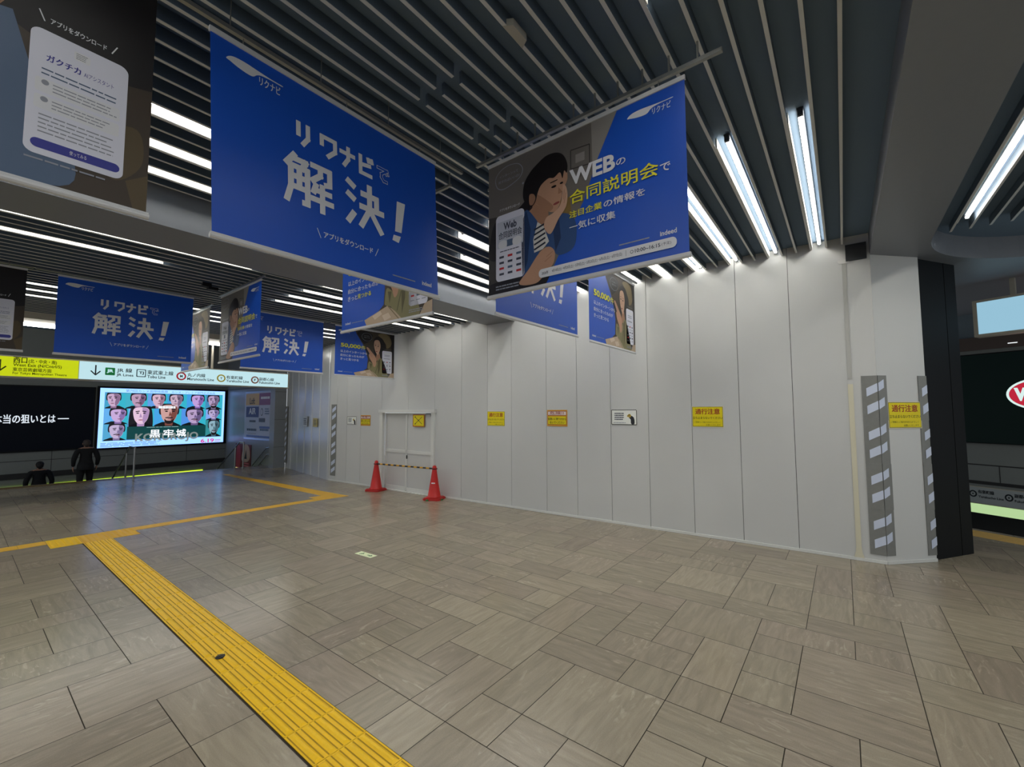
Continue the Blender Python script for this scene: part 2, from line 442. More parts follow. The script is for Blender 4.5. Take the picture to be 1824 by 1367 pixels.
# above the double door
def over_door():
    mb = MB(); tone = []
    for a, b in zip(JY2, JY2[1:]):
        A, B = wp(a+.002, TOPZ), wp(b-.002, TOPZ)
        mb.frame_box(A, B-A, (0, 0, 3.9-TOPZ), -WN*.04, PANEL); tone += [1.0]*6
    ob = mb.build('wall_right'); at = ob.data.attributes.new('tone', 'FLOAT', 'FACE')
    for k, t in enumerate(tone): at.data[k].value = t
    struct(ob)
over_door()
JY3 = [8.915, 9.75, 10.35, 10.8, 11.15]
hoarding('wall_right', [wp(y, 0) for y in JY3], 3.9, [1.0, 1.02, .97, 1.0])
C3 = Vector((wx(11.15), 11.15, 0)); C4 = Vector((6.97, 15.15, 0))
METAL_SHEET = mat('glossy_white_sheet', '#c3c5c5', .30, .5, .25)
def far_hoarding():
    mb = MB(); n = 6
    for k in range(n):
        a, b = C3.lerp(C4, k/n), C3.lerp(C4, (k+1)/n); d = (b-a).normalized(); nn = Vector((-d.y, d.x, 0))
        ridge = [a, a+d*.06, a+d*.09+nn*.014, b-d*.09+nn*.014, b-d*.06, b]
        for p, q in zip(ridge, ridge[1:]):
            mb.poly([Vector((p.x, p.y, fz(p.x, p.y))), Vector((p.x, p.y, 4.3)), Vector((q.x, q.y, 4.3)), Vector((q.x, q.y, fz(q.x, q.y)))], METAL_SHEET)
    d = (C4-C3).normalized(); nn = Vector((d.y, -d.x, 0))*.1
    p, q = C3+nn, C4+nn
    mb.poly([Vector((p.x, p.y, fz(p.x, p.y))), Vector((q.x, q.y, fz(q.x, q.y))), Vector((q.x, q.y, 4.3)), Vector((p.x, p.y, 4.3))], METAL_SHEET)
    struct(mb.build('wall_back_right'))
far_hoarding()

# the angled end of the hoarding beside the black column
PA, PB = Vector((6.665, -.33, 0)), Vector((7.15, -.80, 0))
PD = (PB-PA).normalized(); PN = Vector((PD.y, -PD.x, 0))
if PN.x > 0: PN = -PN
PU = PD                                                             # reader's right
def pillar():
    mb = MB()
    q = [Vector((PA.x, PA.y, fz(PA.x, PA.y))), Vector((PB.x, PB.y, fz(PB.x, PB.y))), Vector((PB.x, PB.y, 3.62)), Vector((PA.x, PA.y, 3.62))]
    back = [p-PN*.05 for p in q]
    mb.faces(q+back, [(0, 1, 2, 3), (7, 6, 5, 4), (0, 4, 5, 1), (1, 5, 6, 2), (2, 6, 7, 3), (3, 7, 4, 0)], PANEL)
    ob = mb.build('wall_right_end')
    at = ob.data.attributes.new('tone', 'FLOAT', 'FACE')
    for k in range(6): at.data[k].value = 1.03
    struct(ob)
pillar()
mb = MB()
for a, b in ((-.33, 7.0), (8.96, 11.15)):
    mb.frame_box(wp(a, fz(wx(a), a)+.002), wp(b, fz(wx(b), b)+.002)-wp(a, fz(wx(a), a)+.002), WN*.012, (0, 0, .035), WHITE)
a, b = fp(PA.x, PA.y, .002), fp(PB.x, PB.y, .002)
mb.frame_box(a, b-a, PN*.012, (0, 0, .035), WHITE)
struct(mb.build('baseboard_right'))

# double door in the hoarding
def hoard_door():
    root = bpy.data.objects.new('door_1', None); COL.objects.link(root); root.location = wp(8.0, fz(wx(8), 8))
    root['kind'] = 'structure'; root['label'] = 'white double sliding door in the hoarding behind the cones'
    zf = fz(wx(8), 8)
    def bar(mb, y0, y1, z0, z1, d0, d1, mt=WHITE):
        A = wp(y0, z0)+WN*d0; mb.frame_box(A, wp(y1, z0)+WN*d0-A, (0, 0, z1-z0), WN*(d1-d0), mt)
    f = MB()
    bar(f, 7.06, 7.15, zf, TOPZ-.06, -.03, .05); bar(f, 8.82, 8.93, zf, TOPZ-.06, -.03, .05)
    bar(f, 7.03, 8.95, TOPZ-.07, TOPZ, -.03, .07); bar(f, 7.06, 8.93, zf-.02, zf+.015, -.03, .05)
    f.build('door_frame', root)
    for k, (y0, y1, dz) in enumerate(((7.15, 8.03, -.012), (7.95, 8.82, -.05))):
        g = MB(); bar(g, y0, y1, zf+.012, TOPZ-.08, dz-.02, dz-.006, PANEL)
        for a, b in ((y0, y0+.05), (y1-.05, y1)): bar(g, a, b, zf+.012, TOPZ-.08, dz-.02, dz+.012)
        bar(g, y0, y1, .755, .825, dz-.02, dz+.012)
        bar(g, y0, y1, zf+.012, zf+.10, dz-.02, dz+.012); bar(g, y0, y1, TOPZ-.11, TOPZ-.08, dz-.02, dz+.012)
        o = g.build('door_leaf', root)
        at = o.data.attributes.new('tone', 'FLOAT', 'FACE')
        for q in range(len(o.data.polygons)): at.data[q].value = 1.0
        if k == 0:
            h = MB(); bar(h, 7.962, 7.99, .635, .715, .0, .012, mat('black_plastic', '#15151a', .4))
            h.build('door_handle', o)
            h = MB(); bar(h, 7.16, 7.34, 1.655, 1.675, .0, .02, mat('closer_grey', '#6b6b6b', .4, .5, .6)); bar(h, 7.16, 7.20, 1.61, 1.66, .0, .02, mat('closer_grey', '#6b6b6b'))
            h.build('door_closer', o)
hoard_door()

# ------------------------------------------------------------------ setting: black column and the ceiling
BLACK = grain(mat('black_panel', '#0e1012', .6, .2), 60, .1)
mb = MB()
a, b = Vector((7.13, -.745, 0)), Vector((7.835, -1.215, 0)); d = (b-a).normalized(); n = Vector((d.y, -d.x, 0))
if n.x > 0: n = -n
L_ = (b-a).length
for s0, s1, dep in ((0, L_*.72, 0), (L_*.735, L_, 0), (.0, L_*.99, -.012)):
    p, q = a+d*s0+n*dep, a+d*s1+n*dep
    zz = min(fz(p.x, p.y), fz(q.x, q.y))-.01
    mb.frame_box((p.x, p.y, zz), (q.x-p.x, q.y-p.y, 0), -n*.5, (0, 0, 3.62-zz), BLACK)
struct(mb.build('column'), 'black panelled column behind the end of the white hoarding')

SOFFIT = grain(mat('soffit_grey', '#787c82', .45, .4), 18, .03)
DARK = mat('ceiling_void', '#66788a', .8, .2)
SLAT = mat('slat_side', '#505d69', .5, .4)
EDGE = mat('slat_edge', '#c4c5c1', .4, .45)
ZN, ZF, ZS, ZB = 3.78, 3.56, 3.60, 3.45       # slat undersides (near, far), smooth soffit, beam
PITCH_S, SL0 = .158, -.07
def slats(name, ys, x0, x1, z, holes=None, h=.085, w=.019, ends=None):
    mb = MB()
    for y in ys:
        segs = [(x0, x1)]
        for hx0, hx1, hy0, hy1 in (holes or []):
            if hy0 < y < hy1:
                segs = [g for s0, s1 in segs for g in ((s0, min(s1, hx0)), (max(s0, hx1), s1)) if g[1] > g[0]]
        for s0, s1 in segs:
            if ends: s1 = min(s1, ends(y))
            mb.box((s0, y-w/2, z+.004), (s1, y+w/2, z+h), SLAT)
            mb.box((s0, y-w/2-.001, z), (s1, y+w/2+.001, z+.004), EDGE)
    return struct(mb.build(name))
ny = [SL0+PITCH_S*k for k in range(0, 32)]
slats('ceiling_slats', ny, -2.5, 6.9, ZN, holes=[(1.778, 1.845, 1.75, 2.2), (2.297, 2.37, 1.75, 2.2)], ends=lambda y: wx(y)-.005)
fy = [5.72+PITCH_S*k for k in range(0, 39)]
slats('ceiling_slats', fy, -2.5, 6.9, ZF, ends=lambda y: (wx(y) if y < 11.1 else 6.36)-.005)
slats('ceiling_slats', [-1.07-PITCH_S*k for k in range(0, 15)], -2.5, 6.95, ZN)
mb = MB()
mb.box((-2.6, -3.6, 3.87), (14, 5.0, 4.05), DARK)
mb.box((-2.6, 5.0, 3.65), (8.2, 11.85, 3.87), DARK)
mb.box((-2.6, 11.85, 4.35), (8.5, 21, 4.42), DARK)
struct(mb.build('ceiling'))
mb = MB()
# smooth soffit beside the hoarding with the rounded recess of the next bay
cx, cy, rr = 6.45, -2.45, 1.6
arc = [(cx+rr*math.cos(math.radians(t)), cy+rr*math.sin(math.radians(t))) for t in range(90, -1, -6)]
rim = [(-2.6, cy+rr)]+arc+[(cx+rr, -3.6)]
mb.poly([(-2.6, -.33, ZS), (cx, -.33, ZS), (cx, cy+rr, ZS), (-2.6, cy+rr, ZS)][::-1], SOFFIT)
for (x0, y0), (x1, y1) in zip(arc, arc[1:]):
    mb.poly([(x0, -.33, ZS), (x1, -.33, ZS), (x1, y1, ZS), (x0, y0, ZS)][::-1], SOFFIT)
mb.poly([(cx+rr, 3, ZS), (14, 3, ZS), (14, -3.6, ZS), (cx+rr, -3.6, ZS)][::-1], SOFFIT)
mb.poly([(6.72, 3, ZS), (cx+rr, 3, ZS), (cx+rr, -.33, ZS), (6.72, -.33, ZS)][::-1], SOFFIT)
for (x0, y0), (x1, y1) in zip(rim, rim[1:]):
    mb.poly([(x0, y0, ZS), (x1, y1, ZS), (x1, y1, 3.98), (x0, y0, 3.98)], SOFFIT)
mb.poly([(-2.6, -.33, ZS), (-2.6, -.33, 3.98), (6.66, -.33, 3.98), (6.66, -.33, ZS)], SOFFIT)
struct(mb.build('ceiling_soffit'))
mb = MB(); mb.box((6.63, -.30, 3.56), (6.69, -.10, 3.76), mat('dark_bracket', '#26282b', .6)); struct(mb.build('trim_1'))
mb = MB()
yb0, yb1 = 4.93, 5.62
mb.box((-2.6, yb0, ZB), (6.50, yb1, 3.98), SOFFIT)
struct(mb.build('ceiling_beam'))
FASCIA = grain(mat('fascia_cream', '#b3aea0', .55), 20, .04)
mb = MB(); mb.box((-2.6, 11.85, 3.46), (6.36, 12.5, 4.35), FASCIA)
struct(mb.build('ceiling_beam'))

# far stairs: back wall, side wall, steps
WALL_G = grain(mat('wall_grey', '#7d817e', .5), 12, .04)
WALL_D = mat('wall_dark', '#2a2a2b', .6)
TILE_B = grain(mat('pillar_tile', '#7f8386', .35, .5), 9, .05)
YB = 20.0
mb = MB()
mb.box((-4, YB, -.58), (7.0, YB+.3, 4.4), WALL_G); mb.box((6.05, YB-.002, -3.1), (6.8, YB+.04, -.5), WALL_G)
for x in (-1.6, -.2, 1.95, 3.75, 5.5): mb.box((x, YB-.004, -.14), (x+.012, YB, .50), WALL_D)
mb.box((-4, YB-.004, .22), (6.85, YB, .235), WALL_D)
mb.box((-4, YB-.05, -.30), (6.85, YB, -.14), WALL_D)
struct(mb.build('wall_back'), 'grey back wall above the stairs that carries the two screens')
mb = MB()
mb.box((6.8, 15.6, -3), (7.0, YB, 4.4), TILE_B)
mb.box((6.62, 15.25, -.25), (7.0, 15.6, 4.4), TILE_B)
for z in (.52, 1.45, 2.4): mb.box((6.616, 15.245, z), (7.0, 15.25, z+.008), WALL_D)
mb.box((6.795, 15.61, 2.6), (6.8, YB, 2.62), WALL_D)
struct(mb.build('wall_stair'), 'grey tiled side wall of the stairs beyond the hoarding')
mb = MB()
for k in range(12):
    y = STAIR_Y+.3*k; z = fz(3, STAIR_Y)-.165*(k+1)
    mb.box((-4, y, z-.4), (6.8, y+.3, z), WALL_G)
mb.box((-4, 20.05, -3.2), (7, 20.3, -.58), WALL_D)
struct(mb.build('stairs'), 'stairs leading down beyond the concourse floor')
mb = MB(); mb.box((-4, YB-.03, -.58), (6.05, YB-.002, -.535), mat('edge_glow', '#d9ff30', .5, emit=1.3))
tag(mb.build('light_strip'), 'yellow-green glowing light strip along the foot of the far wall', 'light strip')
mb = MB(); mb.box((-4, 12.45, 3.40), (6.0, 12.50, 3.455), mat('tube_glow', '#fffcf6', .5, emit=TUBE))
tag(mb.build('ceiling_light'), 'thin white light line under the far beam above the long direction sign', 'ceiling light')

# right end: wall beyond the column
RU = Vector((.5, .8660254, 0)); RN = Vector((-.8660254, .5, 0)); RD = Vector((.8660254, -.5, 0))
def rp(u, z, D=11.5): return RD*D + RU*u + Vector((0, 0, z))
def rbox(mb, u0, u1, z0, z1, mt, D=11.5, t=.1):
    mb.frame_box(rp(u0, z0, D), RU*(u1-u0), RD*t, (0, 0, z1-z0), mt)
TEAL = grain(mat('wall_teal', '#71808a', .5), 10, .04)
BROWN = mat('fascia_brown', '#5a4e49', .5)
mb = MB()
rbox(mb, 0, 5.6, -.25, 1.08, WALL_G); rbox(mb, 0, 5.6, .66, .68, WALL_D, 11.495, .01); rbox(mb, 0, 5.6, .30, .36, WALL_D, 11.49, .01)
rbox(mb, 4.02, 4.03, .36, .66, WALL_D, 11.495, .01)
rbox(mb, 0, 5.6, 1.08, 2.80, BLACK); rbox(mb, 0, 5.6, 2.80, 2.87, WALL_G, 11.44, .2); rbox(mb, 0, 5.6, 2.87, 3.12, BROWN, 11.40, .3); rbox(mb, 0, 5.6, 3.12, 3.62, TEAL)
struct(mb.build('wall_far_right'), 'far wall beyond the black column with brown fascia and dark screen')

mb = MB()
for k in range(8):
    P_ = RD*(EDGE_R+.004+.3*k); z = fz(P_.x, P_.y)-.04-.165*(k+1); mb.frame_box(P_+Vector((0, 0, z-.3)), RU*5.6, RD*.3, (0, 0, .3), WALL_G)
P_ = RD*12.1+Vector((0, 0, -3)); mb.frame_box(P_-RU*3, RU*8.6, RD*.1, (0, 0, 2.8), WALL_D)
P_ = RD*EDGE_R+RU*5.6+Vector((0, 0, -3)); mb.frame_box(P_, RU*.1, RD*3.2, (0, 0, 2.9), WALL_D)
struct(mb.build('stairs'), 'stairs leading down at the right edge')

# ------------------------------------------------------------------ lamps in the ceiling
HOUS = mat('lamp_housing', '#3c4046', .5)
REFL = mat('reflector_white', '#e8e6dc', .35, .5)
GLOW = mat('tube_glow', '#fffcf6', .5, emit=TUBE)
def lamp(x0, x1, y, z, label, group='tube lights between the ceiling slats'):
    t = thing('ceiling_light', label, 'ceiling light', ((x0+x1)/2, y, z), group)
    mb = MB(); mb.tube((x0, y, z), (x1, y, z), .016, GLOW, 10)
    mb.build('light_tube', t)
    mb = MB(); mb.box((x0-.03, y-.02, z+.022), (x1+.03, y+.02, z+.038), HOUS)
    for x in (x0-.015, x1+.015): mb.box((x-.012, y-.017, z-.018), (x+.012, y+.017, z+.03), HOUS)
    mb.build('lamp_housing', t)
    mb = MB(); mb.box((x0-.02, y+.072, z-.044), (x1+.02, y+.078, z+.036), REFL); mb.build('reflector', t)
ORD = ['first', 'second', 'third', 'fourth', 'fifth', 'sixth', 'seventh', 'eighth', 'ninth', 'tenth']
ZL = ZN+.048
def snap(y):         # a place between two slats, close to the nearer one
    k = math.floor((y-SL0)/PITCH_S); return SL0+PITCH_S*k+.068
for k, y in enumerate((.14, .60, 1.08, 1.55, 2.03, 2.50, 2.98, 3.45)):
    lamp(3.58, 6.58, snap(y), ZL, '%s tube light from the smooth grey soffit, its end meeting the white hoarding' % ORD[k])
for k, y in enumerate((3.93, 4.40, 4.72)):
    lamp((4.1, 3.1, 3.1)[k], 6.56, snap(y), ZL, '%s long tube light before the grey ceiling beam, seen between the two big banners' % ('third', 'second', 'nearest')[k])
for k, y in enumerate((3.70, 4.19, 4.66)):
    lamp(-2.5, 2.0, snap(y), ZL, '%s of three tube lights between dark banner and big blue banner' % ('uppermost', 'middle', 'lowest')[k])
lamp(-2.5, 2.03, snap(.69), ZL, 'tube light overhead whose end shows at the top edge of the photo')
lamp(-2.5, .4, snap(1.6), ZL, 'tube light overhead to the left of the camera, out of view')
lamp(-2.5, .3, snap(2.6), ZL, 'tube light over the dark banner, out of view')
lamp(-2.5, 2.0, snap(.10), ZL, 'tube light overhead along the smooth soffit, out of view')
for k, y in enumerate((-1.22, -1.70, -2.17, -2.65)):
    lamp(-2.5, 6.66, -1.07-PITCH_S*round((-1.07-y)/PITCH_S)+.068, ZL, '%s tube light in the rounded bay at the right edge' % ORD[k])
ZLF = ZF+.048
def snapf(y): return 5.72+PITCH_S*math.floor((y-5.72)/PITCH_S)+.068
for k, (x0, x1, y) in enumerate(((-1, 2.25, 6.02), (3.25, 6.3, 6.02), (-1, 1.48, 6.52), (3.2, 6.3, 6.50), (3.2, 6.25, 6.98), (3.2, 6.25, 7.45))):
    lamp(x0, x1, snapf(y), ZLF, ('long tube light just past the grey beam at the left edge', 'first tube light past the grey beam ending at the hoarding',
         'second tube light past the grey beam at the left edge', 'second tube light past the grey beam ending at the hoarding', 'third tube light past the beam ending at the hoarding',
         'fourth tube light past the beam ending at the hoarding')[k])
for k, y in enumerate((9.15, 9.62, 10.1)):
    lamp(-1, 6.22, snapf(y), ZLF, '%s of three far tube lights behind the farther blue banners' % ('nearest', 'middle', 'farthest')[k])

# small fittings on the ceiling
PALE = mat('pale_plastic', '#a9a69a', .5)
mb = MB(); mb.prism([(1.69, 0), (1.87, 0), (1.84, .05), (1.72, .05)], (0, 1.36, ZN-.002), (1, 0, 0), (0, -1, 0), (0, 0, 1), 0, .04, PALE)
tag(mb.build('ceiling_sensor'), 'small pale box clipped beside a ceiling slat above the middle banners', 'sensor')
BRK = mat('bracket_black', '#141518', .5)
for x, y, lab in ((2.15, 7.15, 'dark bracket on the far ceiling above the farther blue banner, left one'), (2.62, 7.0, 'dark bracket on the far ceiling over the narrow banner in profile'), (4.6, 6.1, 'dark bracket on the far ceiling beside the light near the beam')):
    mb = MB(); mb.box((x-.09, y-.03, ZF-.05), (x+.02, y+.03, ZF+.005), BRK); mb.box((x-.02, y-.045, ZF-.085), (x+.10, y+.045, ZF-.045), BRK)
    tag(mb.build('ceiling_bracket'), lab, 'bracket')

# ------------------------------------------------------------------ tactile paving
YEL = grain(mat('tactile_yellow', '#f2c202', .42, .4), 70, .07)
YEL2 = grain(mat('tactile_yellow_dull', '#e0ad30', .45, .4), 60, .08)
YDK = mat('tactile_joint', '#6b5508', .8); YDIRT_SHADE = mat('tactile_dirt_shade', '#a57f06', .7)
def tactile_strip():
    mb = MB(); xa, xb = 1.163, 1.466
    mb.frame_box(fp(xa, -6, -.004), fp(xb, -6, -.004)-fp(xa, -6, -.004), fp(xa, 8.31, -.004)-fp(xa, -6, -.004), (0, 0, .0045), YDK)
    y = 8.31
    def ridge(x0, x1, y0, y1):
        h, s = .0065, .012; z0 = .002
        B = [fp(x0, y0, z0), fp(x1, y0, z0), fp(x1, y1, z0), fp(x0, y1, z0)]
        T = [fp(x0+s, y0+s, z0+h), fp(x1-s, y0+s, z0+h), fp(x1-s, y1-s, z0+h), fp(x0+s, y1-s, z0+h)]
        mb.faces(B+T, [(4, 5, 6, 7), (0, 1, 5, 4), (1, 2, 6, 5), (2, 3, 7, 6), (3, 0, 4, 7)], YEL)
    while y > -3:
        y0 = y-.3085
        a = fp(xa+.0015, y0+.0015); mb.frame_box(a-Vector((0, 0, .001)), fp(xb-.0015, y0+.0015)-a, fp(xa+.0015, y-.0015)-a, (0, 0, .003), YEL)
        for k in range(4):
            c = xa+.0378+k*.0757
            ridge(c-.02, c+.02, y0+.012, y-.012)
            for e in (-.0235, .0235):      # dirt and edge shade of each bar, painted in as darker strips
                mb.poly([fp(c+e-.0035, y0+.008, .0026), fp(c+e+.0035, y0+.008, .0026), fp(c+e+.0035, y-.008, .0026), fp(c+e-.0035, y-.008, .0026)], YDIRT_SHADE)
        y = y0
    return tag(mb.build('tactile_paving_strip'), 'yellow tactile guide strip with long raised bars running across the floor', 'tactile paving')
tactile_strip()
def dots(mb, x0, x1, y0, y1, mt):
    a = fp(x0, y0, .0); mb.frame_box(a, fp(x1, y0)-a, fp(x0, y1)-a, (0, 0, .0025), mt)
    nx, ny_ = round((x1-x0)/.06), round((y1-y0)/.06)
    for i in range(nx):
        for j in range(ny_):
            x, y = x0+(i+.5)*(x1-x0)/nx, y0+(j+.5)*(y1-y0)/ny_; z = fz(x, y)+.0025
            mb.faces([(x-.016, y-.016, z), (x+.016, y-.016, z), (x+.016, y+.016, z), (x-.016, y+.016, z), (x-.009, y-.009, z+.005), (x+.009, y-.009, z+.005), (x+.009, y+.009, z+.005), (x-.009, y+.009, z+.005)],
                     [(4, 5, 6, 7), (0, 1, 5, 4), (1, 2, 6, 5), (2, 3, 7, 6), (3, 0, 4, 7)], mt)
mb = MB(); dots(mb, .857, 1.163, 8.312, 8.87, YEL); dots(mb, 1.1645, 1.4645, 8.312, 8.87, YEL2); dots(mb, 1.466, 1.77, 8.312, 8.87, YEL2)
tag(mb.build('tactile_warning_tiles'), 'yellow dotted warning tiles where the barred strip meets the thin yellow line', 'tactile paving')
mb = MB()
def flat(pts, mt, h=.0025):
    mb.poly([fp(x, y, h) for x, y in pts], mt)
    for i in range(len(pts)):
        p, q = pts[i], pts[(i+1) % len(pts)]; mb.poly([fp(*p, -.002), fp(*q, -.002), fp(*q, h), fp(*p, h)], mt)
def run(x0, x1):
    x = x0
    while x < x1-.01:
        e = min(x+.62, x1); flat([(x, 8.625), (e-.003, 8.625), (e-.003, 8.87), (x, 8.87)], YEL2); x = e
run(-2.5, .855)
tag(mb.build('tactile_line'), 'thin yellow floor line at the left edge, left of the dotted warning tiles', 'tactile paving')
mb = MB(); run(1.772, 4.70)
flat([(4.70, 8.625), (5.33, 8.60), (5.31, 9.1), (4.70, 9.1)], YEL2)
flat([(4.98, 9.103), (5.31, 9.103), (5.27, 10.6), (4.98, 10.6)], YEL2); flat([(4.98, 10.603), (5.27, 10.603), (5.22, 12.4), (4.98, 12.4)], YEL2); flat([(4.98, 12.403), (5.22, 12.403), (5.14, 14.75), (4.98, 14.75)], YEL2)
tag(mb.build('tactile_line'), 'thin yellow line on the floor that turns a sharp corner near the hoarding door', 'tactile paving')
mb = MB()
RT = grain(mat('tactile_ochre', '#d9b264', .5), 40, .1)
def rflat(u0, u1, d0, d1, mt):
    P = [RD*d0+RU*u0, RD*d0+RU*u1, RD*d1+RU*u1, RD*d1+RU*u0]
    pts = [fp(p.x, p.y, .004) for p in P]
    n = (pts[1]-pts[0]).cross(pts[2]-pts[0]); mb.poly(pts if n.z > 0 else pts[::-1], mt)
    for i in range(4):
        a, b = pts[i], pts[(i+1) % 4]; mb.poly([a, b, b-Vector((0, 0, .006)), a-Vector((0, 0, .006))], mt)
for k in range(14): rflat(1.2+.31*k, 1.2+.31*k+.305, 8.46, 8.88, RT)
tag(mb.build('tactile_warning_tiles'), 'ochre tactile tiles on the floor at the right, past the black column', 'tactile paving')
mb = MB()
for k in range(19):
    x = -2+.4*k; flat([(x, 15.98), (x+.395, 15.98), (x+.395, 16.35), (x, 16.35)], mat('tactile_brown', '#6e5a30', .5) if x < 2.7 else mat('tactile_blue_grey', '#8d8a76', .4))
tag(mb.build('tactile_warning_tiles'), 'dull tactile tiles along the top of the stairs behind the handrail', 'tactile paving')

# stud in the strip, exit arrow plate in the floor
mb = MB(); c = fp(1.25, 3.61, .003); mb.lathe(c, [(.0, 0), (.030, 0), (.032, .004), (.026, .009), (.0, .010)], mat('stud_dark', '#16130e', .4), 20)
mb.box((c.x-.028, c.y-.004, c.z+.009), (c.x+.028, c.y+.004, c.z+.012), mat('stud_rim', '#6b6552', .35, .5, .8))
tag(mb.build('floor_stud'), 'small black round stud set on the yellow guide strip', 'stud')
PAPER = mat('paper_white', '#eceee6', .5)
GRN = mat('exit_green', '#5f8a52', .5)
EXP = mat('exit_plate', '#e6efc4', .4, .4)
e0 = fp(3.19, 4.955, .0015); e1 = fp(3.275, 4.70, .0015)
bd = Board(fp(3.165, 4.95, .002), (.06, -1, 0), V=Vector((1, .06, 0)).normalized(), N=(0, 0, 1), eps=.0005)
bd.sheet(.31, .105, EXP, .002)
bd.line((.185, .052), (.245, .052), .018, GRN); bd.poly([(.235, .02), (.275, .052), (.235, .085)], GRN)
bd.oval(.085, .078, .011, .011, GRN); bd.blob([(.06, .03), (.08, .065), (.11, .06), (.12, .04), (.10, .045), (.105, .02), (.09, .035), (.075, .015)], GRN)
tag(bd.mb.build('exit_floor_plate'), 'pale green emergency exit plate with running figure and arrow set in floor', 'sign')

# ------------------------------------------------------------------ hanging banners
BW, BH = 1.47, 1.05
BLUE = mat('print_blue', '#1350bb', .36, .5)
PW = mat('print_white', '#d9dade', .45)
PY_ = mat('print_yellow', '#d8d430', .45)
PG = mat('print_grey', '#8e929c', .5)
BARM = mat('bar_white', '#c9cacb', .35, .5)
RAIL = mat('rail_metal', '#8f918f', .35, .5, .7)
SKIN = mat('print_skin', '#b38a70', .45); SKIN2 = mat('print_skin_shade', '#9c735a', .45); SKIN3 = mat('print_skin_light', '#c09a82', .45)
HAIR = mat('print_hair', '#171213', .4); LIP = mat('print_lip', '#8a3f3c', .45); EYE_ = mat('print_eye', '#120f10', .4)
WALLP = mat('print_wall', '#6b6661', .45); WALLP2 = mat('print_wall_light', '#8b8681', .45); WALLP3 = mat('print_wall_dark', '#3d3a37', .45)
DENIM = mat('print_denim', '#2c4a78', .45); DENIM2 = mat('print_denim_dark', '#1c3155', .45)
TEE = mat('print_stripe', '#c9c6c0', .45); NAVY = mat('print_navy', '#171c2b', .45)
OLIVE = mat('print_olive', '#7f7a55', .45); OLIVE2 = mat('print_olive_dark', '#5a5439', .45)
BEIGE = mat('print_beige', '#b59f86', .45); BEIGE2 = mat('print_beige_light', '#cdbba6', .45)
UMBER = mat('print_umber', '#3f352b', .45); UMBER2 = mat('print_umber_light', '#7a6b4c', .45); COAL = mat('print_coal', '#191617', .45)
CARD = mat('print_card', '#d7d8e4', .45); LAV = mat('print_lavender', '#c2c3d6', .45); INDIGO = mat('print_indigo', '#34388f', .45); SLATEB = mat('print_slate_blue', '#51647e', .45)
INK = mat('print_ink', '#3d4150', .45); RED_ = mat('print_red', '#b3272d', .45); GREENP = mat('print_green', '#6f7f45', .45)

def knife_logo(b, u0, v0, w, h, L=3, text=True):
    """the blade-shaped mark with the four letters under its handle"""
    q = lambda x, y: (u0+w*x, v0+h*y)
    b.blob([q(0, .62), q(.10, .92), q(.30, 1.0), q(.55, .93), q(.80, .86), q(1.0, .86), q(1.0, .78), q(.80, .78), q(.62, .72), q(.53, .58), q(.46, .34), q(.36, .30), q(.20, .38), q(.07, .52)], PW, L, 5)
    if text: b.text('リクナビ', *q(.57, .02), *q(.97, .62), PW, .02, L)
def phone(b, u0, v0, u1, v1, kind):
    b.rrect(u0, v0, u1, v1, .022, CARD, 5)
    q = lambda x, y: (u0+(u1-u0)*x, v0+(v1-v0)*y)
    if kind == 'web':
        b.rect(*q(.04, .50), *q(.96, .90), mat('print_pale', '#bfc3cf', .45), 6)
        b.text('Web', *q(.28, .76), *q(.74, .87), INK, .03, 7); b.text('合同説明会', *q(.10, .63), *q(.92, .74), INK, .02, 7)
        b.oval(*q(.25, .55), .030, .030, PW, 7); b.oval(*q(.75, .55), .030, .030, PW, 7); b.rect(*q(.40, .50), *q(.60, .60), SLATEB, 7)
        b.bars(*q(.15, .43), *q(.85, .46), 1, INK, 6)
    else:
        b.rrect(*q(.15, .86), *q(.85, .93), .008, PW, 6); b.bars(*q(.22, .74), *q(.8, .84), 2, PG, 6, seed=3)
        b.bars(*q(.15, .62), *q(.85, .69), 1, PG, 6, seed=4)
    for r in range(4 if kind == 'web' else 3):
        for c in range(3):
            top = .36 if kind == 'web' else .50
            x, y = q(.20+.30*c, top-(.085 if kind == 'web' else .16)*r)
            mt = [INK, RED_, SLATEB, INK, INK][(r*3+c) % 5]
            b.rect(x-.014, y-.008, x+.016, y+.008, mt, 6)
            if kind != 'web': b.rect(x-.018, y-.045, x+.018, y-.038, PG, 6)
